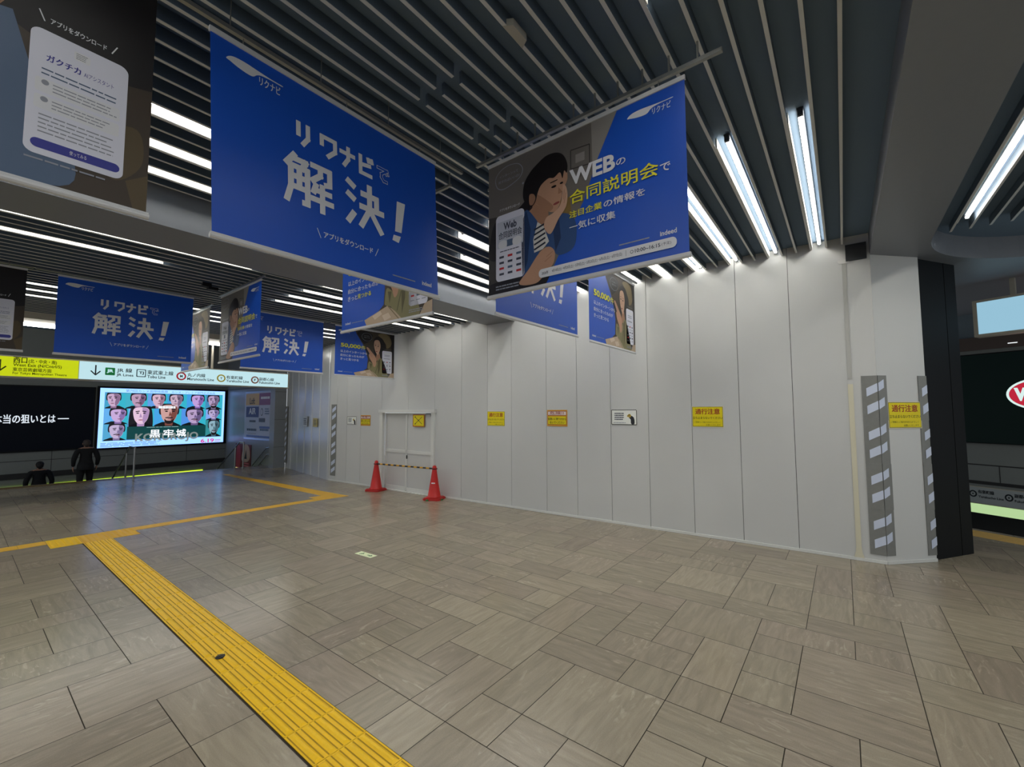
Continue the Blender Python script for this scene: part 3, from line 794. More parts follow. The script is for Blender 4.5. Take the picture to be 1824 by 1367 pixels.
def design_solve(b):
    b.sheet(1, 1, BLUE)
    knife_logo(b, .046, .845, .185, .073)
    RI = [[(.10, 1), (.10, .42)], [(.82, 1), (.82, .38), (.45, 0)]]; KU = [[(.08, .95), (.92, .95), (.92, .40), (.48, 0)], [(.08, .95), (.08, .52)]]
    NA = [[(0, .68), (1, .68)], [(.56, 1), (.56, .40), (.24, 0)]]; BI = [[(.08, 1), (.08, .04), (.86, .04)], [(.08, .52), (.78, .62)], [(.66, 1.0), (.70, .86)], [(.92, 1.02), (.96, .88)]]
    for gl, a0, a1 in ((RI, .286, .338), (KU, .380, .448), (NA, .470, .528), (BI, .556, .622)): b.strokes(gl, a0, .648, a1, .755, .026, PW)
    DE = [[(.04, .86), (.92, .86), (.36, .50), (.36, .26), (.58, .05), (.86, .05)]]; TK = [[(.80, .66), (.86, .55)], [(1.0, .72), (1.06, .61)]]
    for g_, w_ in ((DE, .022), (TK, .014)):
        b.strokes(g_, .648, .660, .704, .752, w_, PW, 3); b.strokes(g_, .648, .660, .704, .752, w_-.008, BLUE, 5)
    KAI = [[(.20, 1), (.05, .78)], [(.17, .92), (.44, .92), (.36, .76)], [(.13, .76), (.13, .32), (.05, .02)], [(.13, .76), (.47, .76), (.47, .04), (.40, .04)], [(.30, .76), (.30, .33)], [(.13, .55), (.47, .55)], [(.13, .33), (.47, .33)],
           [(.58, .95), (.96, .95), (.96, .64), (.88, .62)], [(.75, .93), (.75, .78), (.58, .62)], [(.65, .54), (.60, .38)], [(.62, .43), (.96, .43)], [(.58, .22), (1, .22)], [(.79, .55), (.79, 0)]]
    KETSU = [[(.02, .95), (.15, .88)], [(.02, .66), (.15, .59)], [(.02, .05), (.15, .24)], [(.42, .79), (.83, .79), (.83, .48)], [(.38, .48), (1, .48)], [(.62, 1), (.62, .46), (.38, .04)], [(.64, .44), (.96, .02)]]
    b.strokes(KAI, .236, .312, .424, .568, .033, PW); b.strokes(KETSU, .498, .315, .668, .576, .038, PW)
    b.poly([(.752, .574), (.800, .578), (.775, .372), (.738, .368)], PW, 3); b.poly([(.730, .342), (.771, .345), (.758, .298), (.722, .304)], PW, 3)
    b.text('アプリをダウンロード', .388, .168, .616, .205, PW, .025)
    b.line((.361, .211), (.376, .160), .004, PW, 3); b.line((.645, .211), (.628, .160), .004, PW, 3)
    b.bars(.72, .066, .876, .082, 1, PG, 3, seed=5, gap=.05)
    b.text('indeed', .895, .066, .956, .096, PW, .02)
def design_web(b):
    b.sheet(1, 1, BLUE)
    b.poly([(0, .015), (0, .985), (.726, .985), (.631, .734), (.56, .50), (.45, .25), (.401, .131), (.353, .015)], WALLP, 1)
    b.poly([(.60, .985), (.726, .985), (.631, .734), (.605, .66)], WALLP2, 2)
    b.poly([(0, .015), (0, .60), (.10, .58), (.16, .42), (.20, .015)], WALLP3, 2); b.poly([(0, .015), (0, .10), (.19, .13), (.395, .11), (.353, .015)], COAL, 3)
    b.blob([(.0, .33), (.03, .52), (.07, .56), (.06, .45), (.11, .50), (.08, .38), (.10, .28), (.03, .27)], COAL, 3)
    b.outline([(.495, .852), (.591, .842), (.591, .716), (.495, .728)], .008, WALLP3, 2); b.rect(.520, .755, .566, .81, WALLP2, 2)
    b.poly([(.43, .55), (.49, .55), (.50, .38), (.44, .36)], mat('print_curtain', '#7a6334', .45), 2)
    # girl in profile resting her cheek on her hand
    b.blob([(.255, .64), (.20, .60), (.165, .585), (.185, .55), (.24, .545), (.28, .57)], HAIR, 3)
    b.poly([(.285, .63), (.37, .55), (.375, .43), (.33, .33), (.27, .44), (.26, .55)], SKIN2, 3)
    b.blob([(.245, .565), (.30, .48), (.335, .40), (.365, .44), (.40, .41), (.44, .46), (.50, .42), (.522, .33), (.505, .215), (.43, .19), (.385, .245), (.33, .27), (.27, .10), (.22, .10), (.20, .30), (.21, .48)], DENIM, 4)
    b.poly([(.21, .48), (.245, .56), (.27, .42), (.25, .20), (.22, .11)], DENIM2, 5)
    b.poly([(.31, .455), (.345, .415), (.375, .30), (.34, .26), (.29, .25), (.285, .34)], TEE, 5)
    for k in range(5): b.line((.29, .27+.034*k), (.355, .30+.032*k), .013, NAVY, 6)
    b.poly([(.395, .40), (.43, .45), (.44, .30), (.41, .22)], DENIM2, 5)
    b.blob([(.33, .75), (.40, .77), (.465, .76), (.478, .68), (.462, .63), (.449, .600), (.448, .575), (.440, .545), (.432, .515), (.408, .487), (.375, .50), (.33, .55), (.295, .60), (.29, .70)], SKIN, 6)
    b.blob([(.375, .50), (.33, .55), (.295, .60), (.30, .65), (.35, .60), (.40, .525)], SKIN2, 7)
    b.blob([(.31, .855), (.36, .885), (.415, .88), (.455, .845), (.478, .775), (.475, .715), (.462, .735), (.452, .69), (.438, .735), (.405, .715), (.375, .725), (.335, .70), (.315, .66), (.30, .60), (.275, .575), (.245, .60), (.225, .67), (.235, .76), (.27, .82)], HAIR, 8)
    b.blob([(.265, .66), (.29, .655), (.30, .62), (.285, .585), (.265, .595)], SKIN2, 9)
    b.line((.385, .688), (.425, .692), .006, HAIR, 9); b.oval(.405, .655, .014, .008, EYE_, 9); b.oval(.447, .66, .009, .007, EYE_, 9)
    b.poly([(.43, .64), (.452, .598), (.428, .594)], SKIN2, 8); b.oval(.418, .537, .018, .008, LIP, 9, rot=.2)
    b.blob([(.455, .645), (.472, .62), (.478, .56), (.468, .49), (.43, .43), (.385, .345), (.35, .40), (.36, .46), (.40, .48), (.435, .51), (.45, .57)], SKIN3, 10)
    b.line((.462, .61), (.457, .545), .004, SKIN2, 11); b.line((.470, .585), (.460, .52), .004, SKIN2, 11)
    b.blob([(.405, .225), (.37, .265), (.32, .24), (.26, .15), (.20, .06), (.30, .04), (.36, .10), (.40, .15)], SKIN, 7)
    b.line((.39, .20), (.35, .17), .005, SKIN2, 8); b.line((.395, .225), (.36, .20), .005, SKIN2, 8)
    b.blob([(.045, .86), (.06, .905), (.10, .935), (.15, .94), (.20, .92), (.225, .87), (.21, .82), (.16, .79), (.10, .775), (.06, .80)], PG, 3); b.blob([(.049, .86), (.063, .902), (.102, .930), (.15, .935), (.197, .916), (.220, .87), (.206, .823), (.158, .795), (.102, .781), (.064, .803)], WALLP, 4)
    b.text('インターンって', .075, .865, .195, .885, PG, .01, 6); b.text('何すればいいの?', .068, .825, .205, .848, PG, .01, 6)
    b.oval(.225, .765, .006, .008, PG, 4)
    b.text('アプリをダウンロード', .075, .617, .205, .637, PW, .01, 6)
    phone(b, .051, .110, .232, .590, 'web')
    b.bars(.05, .045, .22, .085, 2, PG, 6, seed=9)
    knife_logo(b, .767, .855, .185, .062)
    b.text('WEB', .490, .617, .712, .718, PW, .035, 14); b.text('の', .716, .632, .758, .672, PW, .02, 14)
    b.text('合同説明会', .490, .492, .893, .580, PY_, .02, 14); b.text('で', .899, .502, .940, .548, PW, .02, 14)
    b.text('注目企業', .487, .405, .648, .450, PY_, .025, 14); b.text('の情報を', .656, .403, .838, .449, PW, .02, 14)
    b.text('一気に収集', .487, .320, .709, .370, PW, .02, 14)
    b.bars(.721, .146, .873, .162, 1, PG, 3, seed=5, gap=.05); b.text('indeed', .892, .145, .956, .173, PW, .02)
    b.rrect(.318, .066, .956, .124, .018, PW, 14, 8)
    b.text('2026年', .335, .084, .372, .106, INK, .02, 15)
    b.text('4月18日(土)・4月25日(土)・5月9日(土)・5月23日(土)・6月6日(土)・6月7日(日)', .392, .083, .735, .107, INK, .01, 15)
    b.line((.752, .112), (.752, .078), .002, INK, 15); b.oval(.777, .095, .007, .010, INK, 15); b.oval(.777, .095, .005, .007, PW, 16)
    b.text('10:00~16:15', .790, .085, .893, .107, INK, .02, 15); b.text('(予定)', .898, .086, .935, .106, INK, .0, 15)
def design_find(b, all_white=True):
    b.sheet(1, 1, BLUE)
    b.poly([(.30, .985), (1, .985), (1, .015), (.32, .015), (.513, .187), (.526, .383), (.490, .55), (.437, .687), (.332, .877)], UMBER, 1)
    b.blob([(.70, .93), (.80, .97), (.90, .93), (.95, .80), (.92, .70), (.86, .66), (.84, .75), (.76, .86)], UMBER2, 2); b.poly([(.92, .985), (1, .985), (1, .30), (.95, .6)], COAL, 2)
    b.blob([(.40, .95), (.34, .90), (.37, .83), (.45, .70), (.50, .72), (.58, .80), (.60, .90), (.50, .96)], COAL, 2)
    b.ring(.505, .845, .088, .085, PG, COAL, 3, .96)
    b.text('スマホで探して', .45, .858, .56, .878, PG, .0, 5); b.text('応募もできる', .455, .822, .555, .842, PG, .0, 5)
    b.blob([(.62, .79), (.65, .86), (.70, .885), (.77, .86), (.82, .77), (.84, .66), (.82, .52), (.76, .42), (.71, .44), (.64, .50), (.625, .60), (.63, .70)], HAIR, 3)
    b.poly([(.68, .53), (.73, .53), (.75, .40), (.66, .36)], SKIN2, 4)
    b.blob([(.64, .79), (.685, .815), (.725, .79), (.745, .70), (.735, .60), (.71, .51), (.69, .50), (.66, .55), (.635, .64), (.630, .73)], SKIN3, 5)
    b.blob([(.645, .81), (.69, .85), (.74, .80), (.76, .68), (.745, .58), (.79, .60), (.80, .75), (.75, .86), (.68, .88)], HAIR, 6)
    b.line((.640, .722), (.668, .722), .006, HAIR, 7); b.line((.692, .716), (.722, .708), .006, HAIR, 7)
    b.oval(.655, .690, .012, .009, EYE_, 7); b.oval(.703, .680, .013, .009, EYE_, 7); b.oval(.676, .565, .016, .010, LIP, 7); b.poly([(.672, .675), (.664, .615), (.684, .615)], SKIN, 6)
    b.blob([(.525, .20), (.545, .33), (.60, .30), (.64, .24), (.70, .38), (.75, .43), (.81, .34), (.86, .16), (.87, .015), (.62, .015), (.60, .14), (.545, .17)], OLIVE, 5)
    b.poly([(.70, .36), (.745, .42), (.74, .20), (.71, .06)], OLIVE2, 6); b.poly([(.56, .30), (.60, .29), (.58, .18)], OLIVE2, 6); b.line((.66, .10), (.70, .27), .012, OLIVE2, 6)
    b.blob([(.500, .61), (.520, .63), (.56, .585), (.60, .53), (.655, .45), (.675, .36), (.665, .26), (.63, .23), (.60, .32), (.555, .41), (.535, .50)], SKIN, 7)
    b.line((.535, .585), (.595, .50), .006, SKIN2, 8); b.line((.545, .545), (.60, .465), .006, SKIN2, 8); b.line((.552, .50), (.60, .43), .006, SKIN2, 8)
    b.poly([(.475, .575), (.50, .61), (.555, .50), (.535, .47)], NAVY, 8)
    b.poly([(.296, .078), (.562, .167), (.64, .10), (.715, .015), (.325, .015)], BEIGE, 9)
    b.poly([(.39, .10), (.48, .135), (.50, .10), (.42, .06)], BEIGE2, 10); b.poly([(.50, .085), (.57, .10), (.60, .05), (.53, .03)], BEIGE2, 10); b.line((.562, .165), (.685, .018), .01, UMBER2, 10)
    b.poly([(.88, .015), (1, .015), (1, .13), (.93, .11)], BEIGE, 5)
    phone(b, .778, .110, .956, .600, 'apps'); b.text('アプリをダウンロード', .80, .622, .94, .640, PG, .0, 6)
    b.bars(.78, .05, .95, .085, 2, PG, 6, seed=2)
    knife_logo(b, .044, .855, .185, .066)
    b.text('50,000', .083, .560, .400, .655, PY_, .035, 12); b.text('件', .407, .560, .482, .650, PY_, .02, 12)
    b.text('以上のインターンから', .083, .467, .510, .516, PW, .02, 12); b.text('自分に合ったものが', .083, .388, .462, .436, PW, .02, 12)
    if all_white: b.text('きっと見つかる', .083, .310, .370, .358, PW, .02, 12)
    else: b.text('きっと', .083, .310, .203, .358, PW, .02, 12); b.text('見つかる', .207, .310, .370, .358, PY_, .03, 12)
    b.text('indeed', .051, .072, .118, .098, PW, .02); b.bars(.135, .074, .289, .088, 1, PG, 3, seed=8, gap=.05)
UMB3 = mat('print_umber_mid', '#54472f', .45)
def design_app(b):
    b.sheet(1, 1, COAL)
    b.poly([(.55, .015), (1, .015), (1, .55), (.86, .50), (.72, .58), (.6, .4)], UMBER, 1); b.blob([(.88, .30), (.97, .36), (.985, .22), (.93, .12), (.88, .18)], UMB3, 2)
    b.blob([(.60, .985), (.70, .985), (.72, .75), (.69, .60), (.62, .62), (.58, .80)], SKIN2, 3); b.poly([(.66, .60), (.72, .62), (.76, .42), (.70, .36)], SLATEB, 4)
    b.blob([(.50, .40), (.66, .45), (.74, .44), (.80, .34), (.84, .18), (.82, .03), (.55, .03), (.48, .2)], SLATEB, 3); b.blob([(.60, .42), (.66, .42), (.70, .25), (.66, .06), (.60, .05)], NAVY, 4); b.poly([(.62, .33), (.70, .30), (.69, .22), (.62, .24)], SKIN, 5)
    b.blob([(.20, .985), (.45, .985), (.52, .80), (.48, .60), (.36, .50), (.24, .62)], SKIN2, 3); b.blob([(.1, .6), (.36, .5), (.5, .4), (.48, .03), (.06, .03)], NAVY, 3)
    b.poly([(.95, .13), (1, .18), (1, .02), (.97, .02)], UMB3, 4)
    b.rrect(.752, .126, .944, .600, .02, CARD, 6)
    b.text('アプリをダウンロード', .785, .632, .895, .655, PW, .02, 6); b.line((.764, .670), (.775, .632), .004, PW, 6); b.line((.917, .668), (.906, .632), .004, PW, 6)
    b.rrect(.832, .538, .864, .572, .004, PW, 7); b.bars(.836, .542, .86, .568, 4, INK, 8, .30, seed=4)
    b.text('ガクチカ', .782, .485, .847, .512, INDIGO, .03, 7); b.text('AIアシスタント', .853, .486, .914, .505, INDIGO, .0, 7)
    b.bars(.775, .425, .930, .460, 2, SLATEB, 7, .30, seed=3)
    for k, (v0, v1) in enumerate(((.362, .415), (.298, .350))):
        b.rrect(.765, v0, .930, v1, .006, PW, 7); b.oval(.783, (v0+v1)/2+.012, .007, .010, PG, 8); b.bars(.797, v0+.008, .925, v1-.006, 3, PG, 8, .30, seed=11+k)
    b.bars(.775, .205, .925, .285, 5, PG, 7, .30, seed=21)
    b.rrect(.764, .150, .936, .185, .012, INDIGO, 7); b.text('使ってみる', .835, .160, .868, .176, PW, .0, 8)
    b.bars(.755, .098, .945, .118, 1, PG, 6, .30, seed=6)
def banner(design, left, d, zb, label, rail_z, rail=None, skew=0.0, **kw):
    """left = left lower corner as read; d = 'x' or 'y' direction of the sheet"""
    U = Vector((1, 0, 0)) if d == 'x' else Vector((-.008, -1, 0)).normalized()
    O = Vector((left[0], left[1], zb))
    t = thing('hanging_banner', label, 'banner', O+U*BW/2, 'advertising banners hung from the ceiling')
    b = Board(O, U, sx=BW, sy=BH, skew=skew/BH*BH, eps=.0005); design(b, **kw)
    b.mb.build('banner_sheet', t)
    mb = MB(); sk = U*skew
    mb.frame_box(O-U*.008-b.N*-.008, U*(BW+.016), -b.N*.016, (0, 0, .024), BARM); mb.tube(O-U*.01+Vector((0, 0, .006)), O+U*(BW+.01)+Vector((0, 0, .006)), .013, BARM, 10)
    mb.build('bottom_bar', t)
    mb = MB(); T = O+sk+Vector((0, 0, BH))
    mb.frame_box(T-U*.004+b.N*.008, U*(BW+.008), -b.N*.016, (0, 0, -.026), BARM)
    mb.build('top_bar', t)
    for f in (.10, .5, .9):
        mb = MB(); p = T+U*BW*f
        mb.tube(p-Vector((0, 0, .01)), (p.x, p.y, rail_z), .003, RAIL, 6); mb.build('hook', t)
    r0, r1 = rail or (-.08, BW+.08)
    mb = MB(); a, c = O+U*r0, O+U*r1
    mb.frame_box(Vector((a.x, a.y, rail_z))+b.N*.012, U*(r1-r0), -b.N*.024, (0, 0, .022), RAIL)
    top = ZN if zb > 2.5 else ZF
    n = 10 if d == 'y' else 4
    for k in range(n):
        p = a+(c-a)*((k+.5)/n)
        if d == 'y':                                   # a clip under every slat it crosses
            s0 = SL0 if top == ZN else 5.72
            yy = s0+PITCH_S*round((p.y-s0)/PITCH_S); p = Vector((p.x, yy, 0))
            mb.box((p.x-.005, p.y-.005, rail_z+.02), (p.x+.005, p.y+.005, top+.004), RAIL)
        else:
            mb.tube((p.x, p.y, rail_z+.02), (p.x, p.y, top+.08), .003, RAIL, 6)
    mb.build('hanging_rail', t)
    return t
ZBN, ZBF = 2.571, 2.470
RZN, RZF = 3.655, 3.535
banner(design_solve, (.72, 2.392), 'x', ZBN, 'big blue banner with knife logo and two lines of lettering, whole face in view', RZN, (-.2, BW+.25), skew=-.045)
banner(design_web, (2.445, 2.106), 'y', ZBN, 'big banner of a girl resting her cheek beside white and yellow lettering', RZN, (-.13, BW+.20))
banner(design_app, (-1.0, 2.392), 'x', ZBN, 'big dark banner with a pale phone card at the upper left corner', RZN, (-.1, BW+.05))
banner(design_find, (2.529, 4.288), 'y', ZBN, 'blue banner with a reading figure in olive jacket, partly hidden below the big blue banner', RZN, (-.1, BW+.22), all_white=False)
banner(design_solve, (2.873, 2.392), 'x', ZBN, 'blue banner mostly hidden behind the banner of the girl resting her cheek', RZN, (-.1, BW+.1))
banner(design_find, (4.70, 2.425), 'x', ZBN, 'narrow-looking blue banner with yellow number and girl holding phone, close to the hoarding', RZN, (-.1, BW+.1))
banner(design_solve, (.74, 8.03), 'x', ZBF, 'farther blue banner over the long direction sign, its whole face in view', RZF, (-.2, BW+.1))
banner(design_app, (-1.0, 8.03), 'x', ZBF, 'farther dark banner with pale phone card at the left edge above the yellow sign', RZF, (-.1, BW+.05))
banner(design_web, (2.464, 7.634), 'y', ZBF, 'farther banner of a girl resting her cheek, seen narrow before another blue banner', RZF, (-.1, BW+.1))
banner(design_find, (2.60, 9.98), 'y', ZBF, 'narrow far banner of a girl with phone, half hidden by the farther blue banner', RZF, (-.1, BW+.1))
banner(design_solve, (2.96, 8.18), 'x', ZBF, 'farther blue banner partly hidden behind the narrow banner of the girl', RZF, (-.1, BW+.1))
banner(design_find, (4.723, 8.243), 'x', ZBF, 'farther blue banner with yellow number and girl holding phone, before the white hoarding', RZF, (-.1, BW+.1))

# ------------------------------------------------------------------ notices on the hoarding
SY1 = mat('sign_yellow', '#e4d200', .45, .4); SBK = mat('sign_black', '#2b2a1c', .5); SRD = mat('sign_brown_red', '#a03a16', .5); SOL = mat('sign_olive', '#57540f', .5)
SORG = mat('sign_orange', '#d59a33', .5); SRED = mat('sign_red', '#8f2a22', .5); SPNK = mat('sign_pinkish', '#e9d9d2', .5); SEDGE = mat('sign_edge', '#e6dcae', .5)
def wall_board(yl, z0, off=.006): return Board(wp(yl, z0)+WN*off, WU, eps=.0008)
def notice_pass(b, w, h):
    b.sheet(w, h, SEDGE, .003); b.rect(.008, .008, w-.008, h-.008, SBK, 1); b.rect(.013, .013, w-.013, h-.013, SY1, 2)
    b.text('通行注意', w*.11, h*.61, w*.89, h*.89, SRD, .035, 3)
    b.text('立ち止まらないでください', w*.035, h*.385, w*.97, h*.51, SOL, .02, 3)
    b.text('ご理解とご協力のほどよろしく', w*.06, h*.20, w*.90, h*.28, SOL, .0, 3); b.text('お願いいたします', w*.45, h*.07, w*.90, h*.15, SOL, .0, 3)
def notice_danger(b, w, h):
    b.sheet(w, h, SORG, .003); b.rect(.014, h*.66, w-.014, h-.02, SRED, 1); b.rect(.022, h*.69, w-.022, h-.03, SPNK, 2)
    b.text('危険!!', w*.14, h*.705, w*.84, h*.895, SRED, .03, 3)
    b.rect(.014, .024, w-.014, h*.62, SRED, 1); b.rect(.022, .034, w-.022, h*.60, SY1, 2)
    b.text('仮囲いに寄りかから', w*.05, h*.37, w*.94, h*.53, SOL, .03, 3); b.text('ないでください', w*.14, h*.16, w*.86, h*.31, SOL, .03, 3)
HELM = mat('helmet_yellow', '#c2a64a', .5); SUIT = mat('suit_dark', '#23252c', .5)
def notice_info(b, w, h):
    b.sheet(w, h, PAPER, .003); b.outline([(.006, .006), (w-.006, .006), (w-.006, h-.006), (.006, h-.006)], .010, SBK, 1)
    b.bars(w*.13, h*.30, w*.52, h*.82, 4, INK, 2, .5, seed=3); b.bars(w*.08, h*.10, w*.66, h*.18, 1, PG, 2, seed=5)
    b.blob([(w*.78, h*.08), (w*.90, h*.08), (w*.90, h*.40), (w*.84, h*.56), (w*.74, h*.60), (w*.70, h*.48), (w*.76, h*.36)], SUIT, 2)
    b.oval(w*.72, h*.60, w*.06, h*.12, HELM, 3, rot=.3); b.oval(w*.69, h*.62, w*.075, h*.07, HELM, 3, rot=.6)
b = wall_board(1.757, 1.483); notice_pass(b, .42, .30); tag(b.mb.build('notice_sign'), 'yellow notice with red heading on the hoarding, nearest to the camera before the angled end', 'sign', 'yellow caution notices')
b = wall_board(5.606, 1.43); notice_pass(b, .44, .29); tag(b.mb.build('notice_sign'), 'yellow notice with red heading on the hoarding, just right of the cones and door', 'sign', 'yellow caution notices')
b = Board(PA+PU*.115+Vector((0, 0, 1.505))+PN*.010, PU, eps=.0008); notice_pass(b, .46, .315); tag(b.mb.build('notice_sign'), 'yellow notice with red heading between the two striped tapes on the angled end', 'sign', 'yellow caution notices')
b = wall_board(4.223, 1.45); notice_danger(b, .41, .29); tag(b.mb.build('notice_sign'), 'orange-edged danger notice with white top band, between yellow and white notices', 'sign')
b = wall_board(9.744, 1.363); notice_danger(b, .40, .265); tag(b.mb.build('notice_sign'), 'small orange-edged danger notice on the hoarding left of the double door', 'sign')
b = wall_board(3.003, 1.495); notice_info(b, .425, .245); tag(b.mb.build('notice_sign'), 'white notice with black frame and bowing helmeted figure, right of the danger notice', 'sign')
b = wall_board(10.327, 1.381); notice_info(b, .40, .215); tag(b.mb.build('notice_sign'), 'white notice with grey frame and bowing figure at the far left of the door', 'sign')
b = wall_board(7.775, 1.373, .016); w, h = .387, .28
b.sheet(w, h, SORG, .003); b.rect(.006, .006, w-.006, h-.006, SRED, 1); b.rect(.022, .020, w-.022, h-.020, SY1, 2)
for p, q in (((.20, .22), (.80, .80)), ((.20, .78), (.80, .22))): b.line((w*p[0], h*p[1]), (w*q[0], h*q[1]), .012, SBK, 3)
for p in ((.22, .22), (.22, .78), (.50, .5)): b.poly([(w*p[0]-.02, h*p[1]-.018), (w*p[0]+.022, h*p[1]), (w*p[0]-.006, h*p[1]+.024)], SBK, 4)
tag(b.mb.build('notice_sign'), 'yellow notice with a crossed black mark stuck on the right door leaf', 'sign')
D_ = (C4-C3).normalized(); NF = Vector((-D_.y, D_.x, 0))
for (s, z0, w, h, lab, hx) in ((2.13, 1.27, .40, .31, 'white paper notice on the shiny far hoarding, left one of two', '#cfd3d6'), (1.22, 1.28, .36, .25, 'yellowish paper notice on the shiny far hoarding, right one of two', '#b9ab6b')):
    b = Board(C3+D_*s+NF*.045+Vector((0, 0, z0)), -D_, eps=.001); b.sheet(w, h, mat('paper_'+hx[1:], hx, .6), .004); b.bars(w*.15, h*.15, w*.85, h*.85, 4, INK, 1, .5, seed=8)
    tag(b.mb.build('notice_sign'), lab, 'sign')

# striped warning tape
TGR = grain(mat('tape_grey', '#7f807c', .5, .35), 25, .08); TWH = mat('tape_pale', '#cdd6e8', .4, .5)
def hazard(parts, z0, z1, name, label, sec=.52, uw=.24):
    """parts = (origin on the wall, reader's right, u0, u1): one strip that may wrap an edge"""
    mb = MB(); nsec = max(1, round((z1-z0)/sec)); hs = (z1-z0)/nsec
    for O, U, u0, u1 in parts:
        b = Board(O, U, eps=.001); b.mb = mb
        rd = random.Random(3)
        for k in range(nsec):
            zb = z0+hs*k; zt = zb+hs
            j = rd.uniform(-.004, .004)
            f = [(b.P(0+j, zb+.002)), b.P(u1-u0+j, zb+.002), b.P(u1-u0, zt+.012), b.P(0, zt+.012)]
            d = b.N*(.004+.003*(k % 2)); g = [p+d for p in f]; mb.poly(g, TGR)
            for i in range(4): mb.poly([g[i], f[i], f[(i+1) % 4], g[(i+1) % 4]], TGR)
            for base in (.14, .545):
                # slanting bar between u .05 and .215 of the full width, rising to the right
                A, B = max(u0, .042), min(u1, .222)
                if B <= A: continue
                t0, t1 = (A-.042)/.18, (B-.042)/.18
                za = zb+hs*(base+.20*t0); zc = zb+hs*(base+.20*t1)
                mb.poly([b.P(A-u0, za, .009), b.P(B-u0, zc, .009), b.P(B-u0, zc+.100, .009), b.P(A-u0, za+.100, .009)], TWH)
    return tag(mb.build(name), label, 'tape')
hazard([(wp(-.185, 0)+WN*.004, WU, 0, .145), (PA+PN*.004, PU, .145, .262)], .035, 2.12, 'hazard_tape', 'grey and white striped tape wrapped round the corner left of the yellow notice')
hazard([(PA+PU*.56+PN*.004, PU, 0, .118)], .015, 2.12, 'hazard_tape', 'grey and white striped tape at the hoarding end beside the black column')
hazard([(wp(11.06, 0)+WN*.004, WU*-1*-1, 0, .24)], .0, 1.90, 'hazard_tape', 'grey and white striped tape on the far hoarding corner left of the white notice')
hazard([(C4-D_*.02+NF*.045, -D_, 0, .26)], .0, 1.89, 'hazard_tape', 'grey and white striped tape at the far end of the shiny hoarding by the stairs')
TAPE2 = mat('tape_cream', '#d2cdb4', .5); TAPE1 = mat('tape_clear', '#aeaea8', .35, .5)
mb = MB()
mb.frame_box(wp(-.055, fz(6.6, 0)+.02)+WN*.002, WU*.05, (0, 0, 2.08), WN*.006, TAPE2)
mb.frame_box(wp(-.058, 2.10)+WN*.002, WU*.042, (0, 0, 1.48), WN*.006, TAPE1)
mb.prism([(-.03, 0), (.08, 0), (.055, .10), (.05, .14), (0, .14), (-.005, .10)], wp(-.055, fz(6.6, 0)+.01)+WN*.009, WU, (0, 0, 1), WN, 0, .002, TAPE2)
mb.prism([(-.03, .12), (.07, .12), (.08, .17), (-.04, .16)], wp(-.058, 3.42)+WN*.009, WU, (0, 0, 1), WN, 0, .003, mat('tape_white', '#cfcfca', .4))
tag(mb.build('joint_tape'), 'long vertical strip of cream and clear tape over a hoarding joint near the end', 'tape')

# ------------------------------------------------------------------ cones and bar before the door
CONE = mat('cone_red', '#c3231d', .42, .45); CONE2 = mat('cone_base', '#b52a26', .5)
def cone(x, y, rot, label, extra):
    z = fz(x, y); t = thing('traffic_cone', label, 'traffic cone', (x, y, z), 'red cones before the door')
    c, s = math.cos(rot), math.sin(rot); mb = MB()
    q = [(-.19, -.15), (-.15, -.19), (.15, -.19), (.19, -.15), (.19, .15), (.15, .19), (-.15, .19), (-.19, .15)]
    mb.prism(q, (x, y, z), (c, s, 0), (-s, c, 0), (0, 0, 1), .004, .035, CONE2); mb.prism([(a*.9, b*.9) for a, b in q], (x, y, z), (c, s, 0), (-s, c, 0), (0, 0, 1), .035, .05, CONE2)
    mb.build('cone_base', t)
    mb = MB(); mb.lathe((x, y, z), [(.150, .05), (.150, .062), (.132, .075), (.085, .36), (.048, .60), (.046, .645), (.040, .675), (.022, .695), (.0, .70)], CONE, 28)
    body = mb.build('cone_body', t, smooth=True)
    if extra == 'tape':
        m2 = MB(); r = .098; n = 12
        for k in range(n-1):
            a0, a1 = math.pi*1.05+k*.075, math.pi*1.05+(k+1)*.075
            m2.poly([(x+r*math.cos(a0), y+r*math.sin(a0), z+.335), (x+r*math.cos(a1), y+r*math.sin(a1), z+.335), (x+(r-.004)*math.cos(a1), y+(r-.004)*math.sin(a1), z+.355), (x+(r-.004)*math.cos(a0), y+(r-.004)*math.sin(a0), z+.355)], PAPER)
        m2.build('tape_patch', body)
        for dx, dy in ((-.20, -.02), (.02, -.20), (-.08, -.185)):
            m2 = MB(); m2.box((x+dx-.03, y+dy-.02, z+.002), (x+dx+.02, y+dy+.02, z+.03), mat('green_mark', '#3f7a43', .5))
            m2.build('base_clip', t)
cone(6.085, 8.70, .25, 'red traffic cone at the left end of the striped bar by the door', '')
cone(6.185, 6.82, .40, 'red traffic cone with a white tape patch at right end of striped bar', 'tape')
BY = mat('bar_yellow', '#d8a11d', .45); BKB = mat('bar_black', '#17161a', .4)
a, b_ = Vector((6.085, 8.70, fz(6.085, 8.7)+.62)), Vector((6.185, 6.82, fz(6.2, 6.8)+.63))
t = thing('cone_bar', 'yellow and black striped bar resting across the two red cones', 'barrier bar', (a+b_)/2)
d = (b_-a).normalized(); mb = MB(); n = 19; p, q = a+d*.05, b_-d*.05
for k in range(n): mb.tube(p.lerp(q, k/n), p.lerp(q, (k+1)/n), .017, BKB if k % 2 == 0 else BY, 12)
mb.build('striped_bar', t)
for c in (a, b_):
    mb = MB(); m_ = 18
    for k in range(m_):
        t0, t1 = 2*math.pi*k/m_, 2*math.pi*(k+1)/m_
        mb.tube((c.x+.056*math.cos(t0), c.y+.056*math.sin(t0), c.z), (c.x+.056*math.cos(t1), c.y+.056*math.sin(t1), c.z), .009, BKB, 6)
    mb.build('end_ring', t)

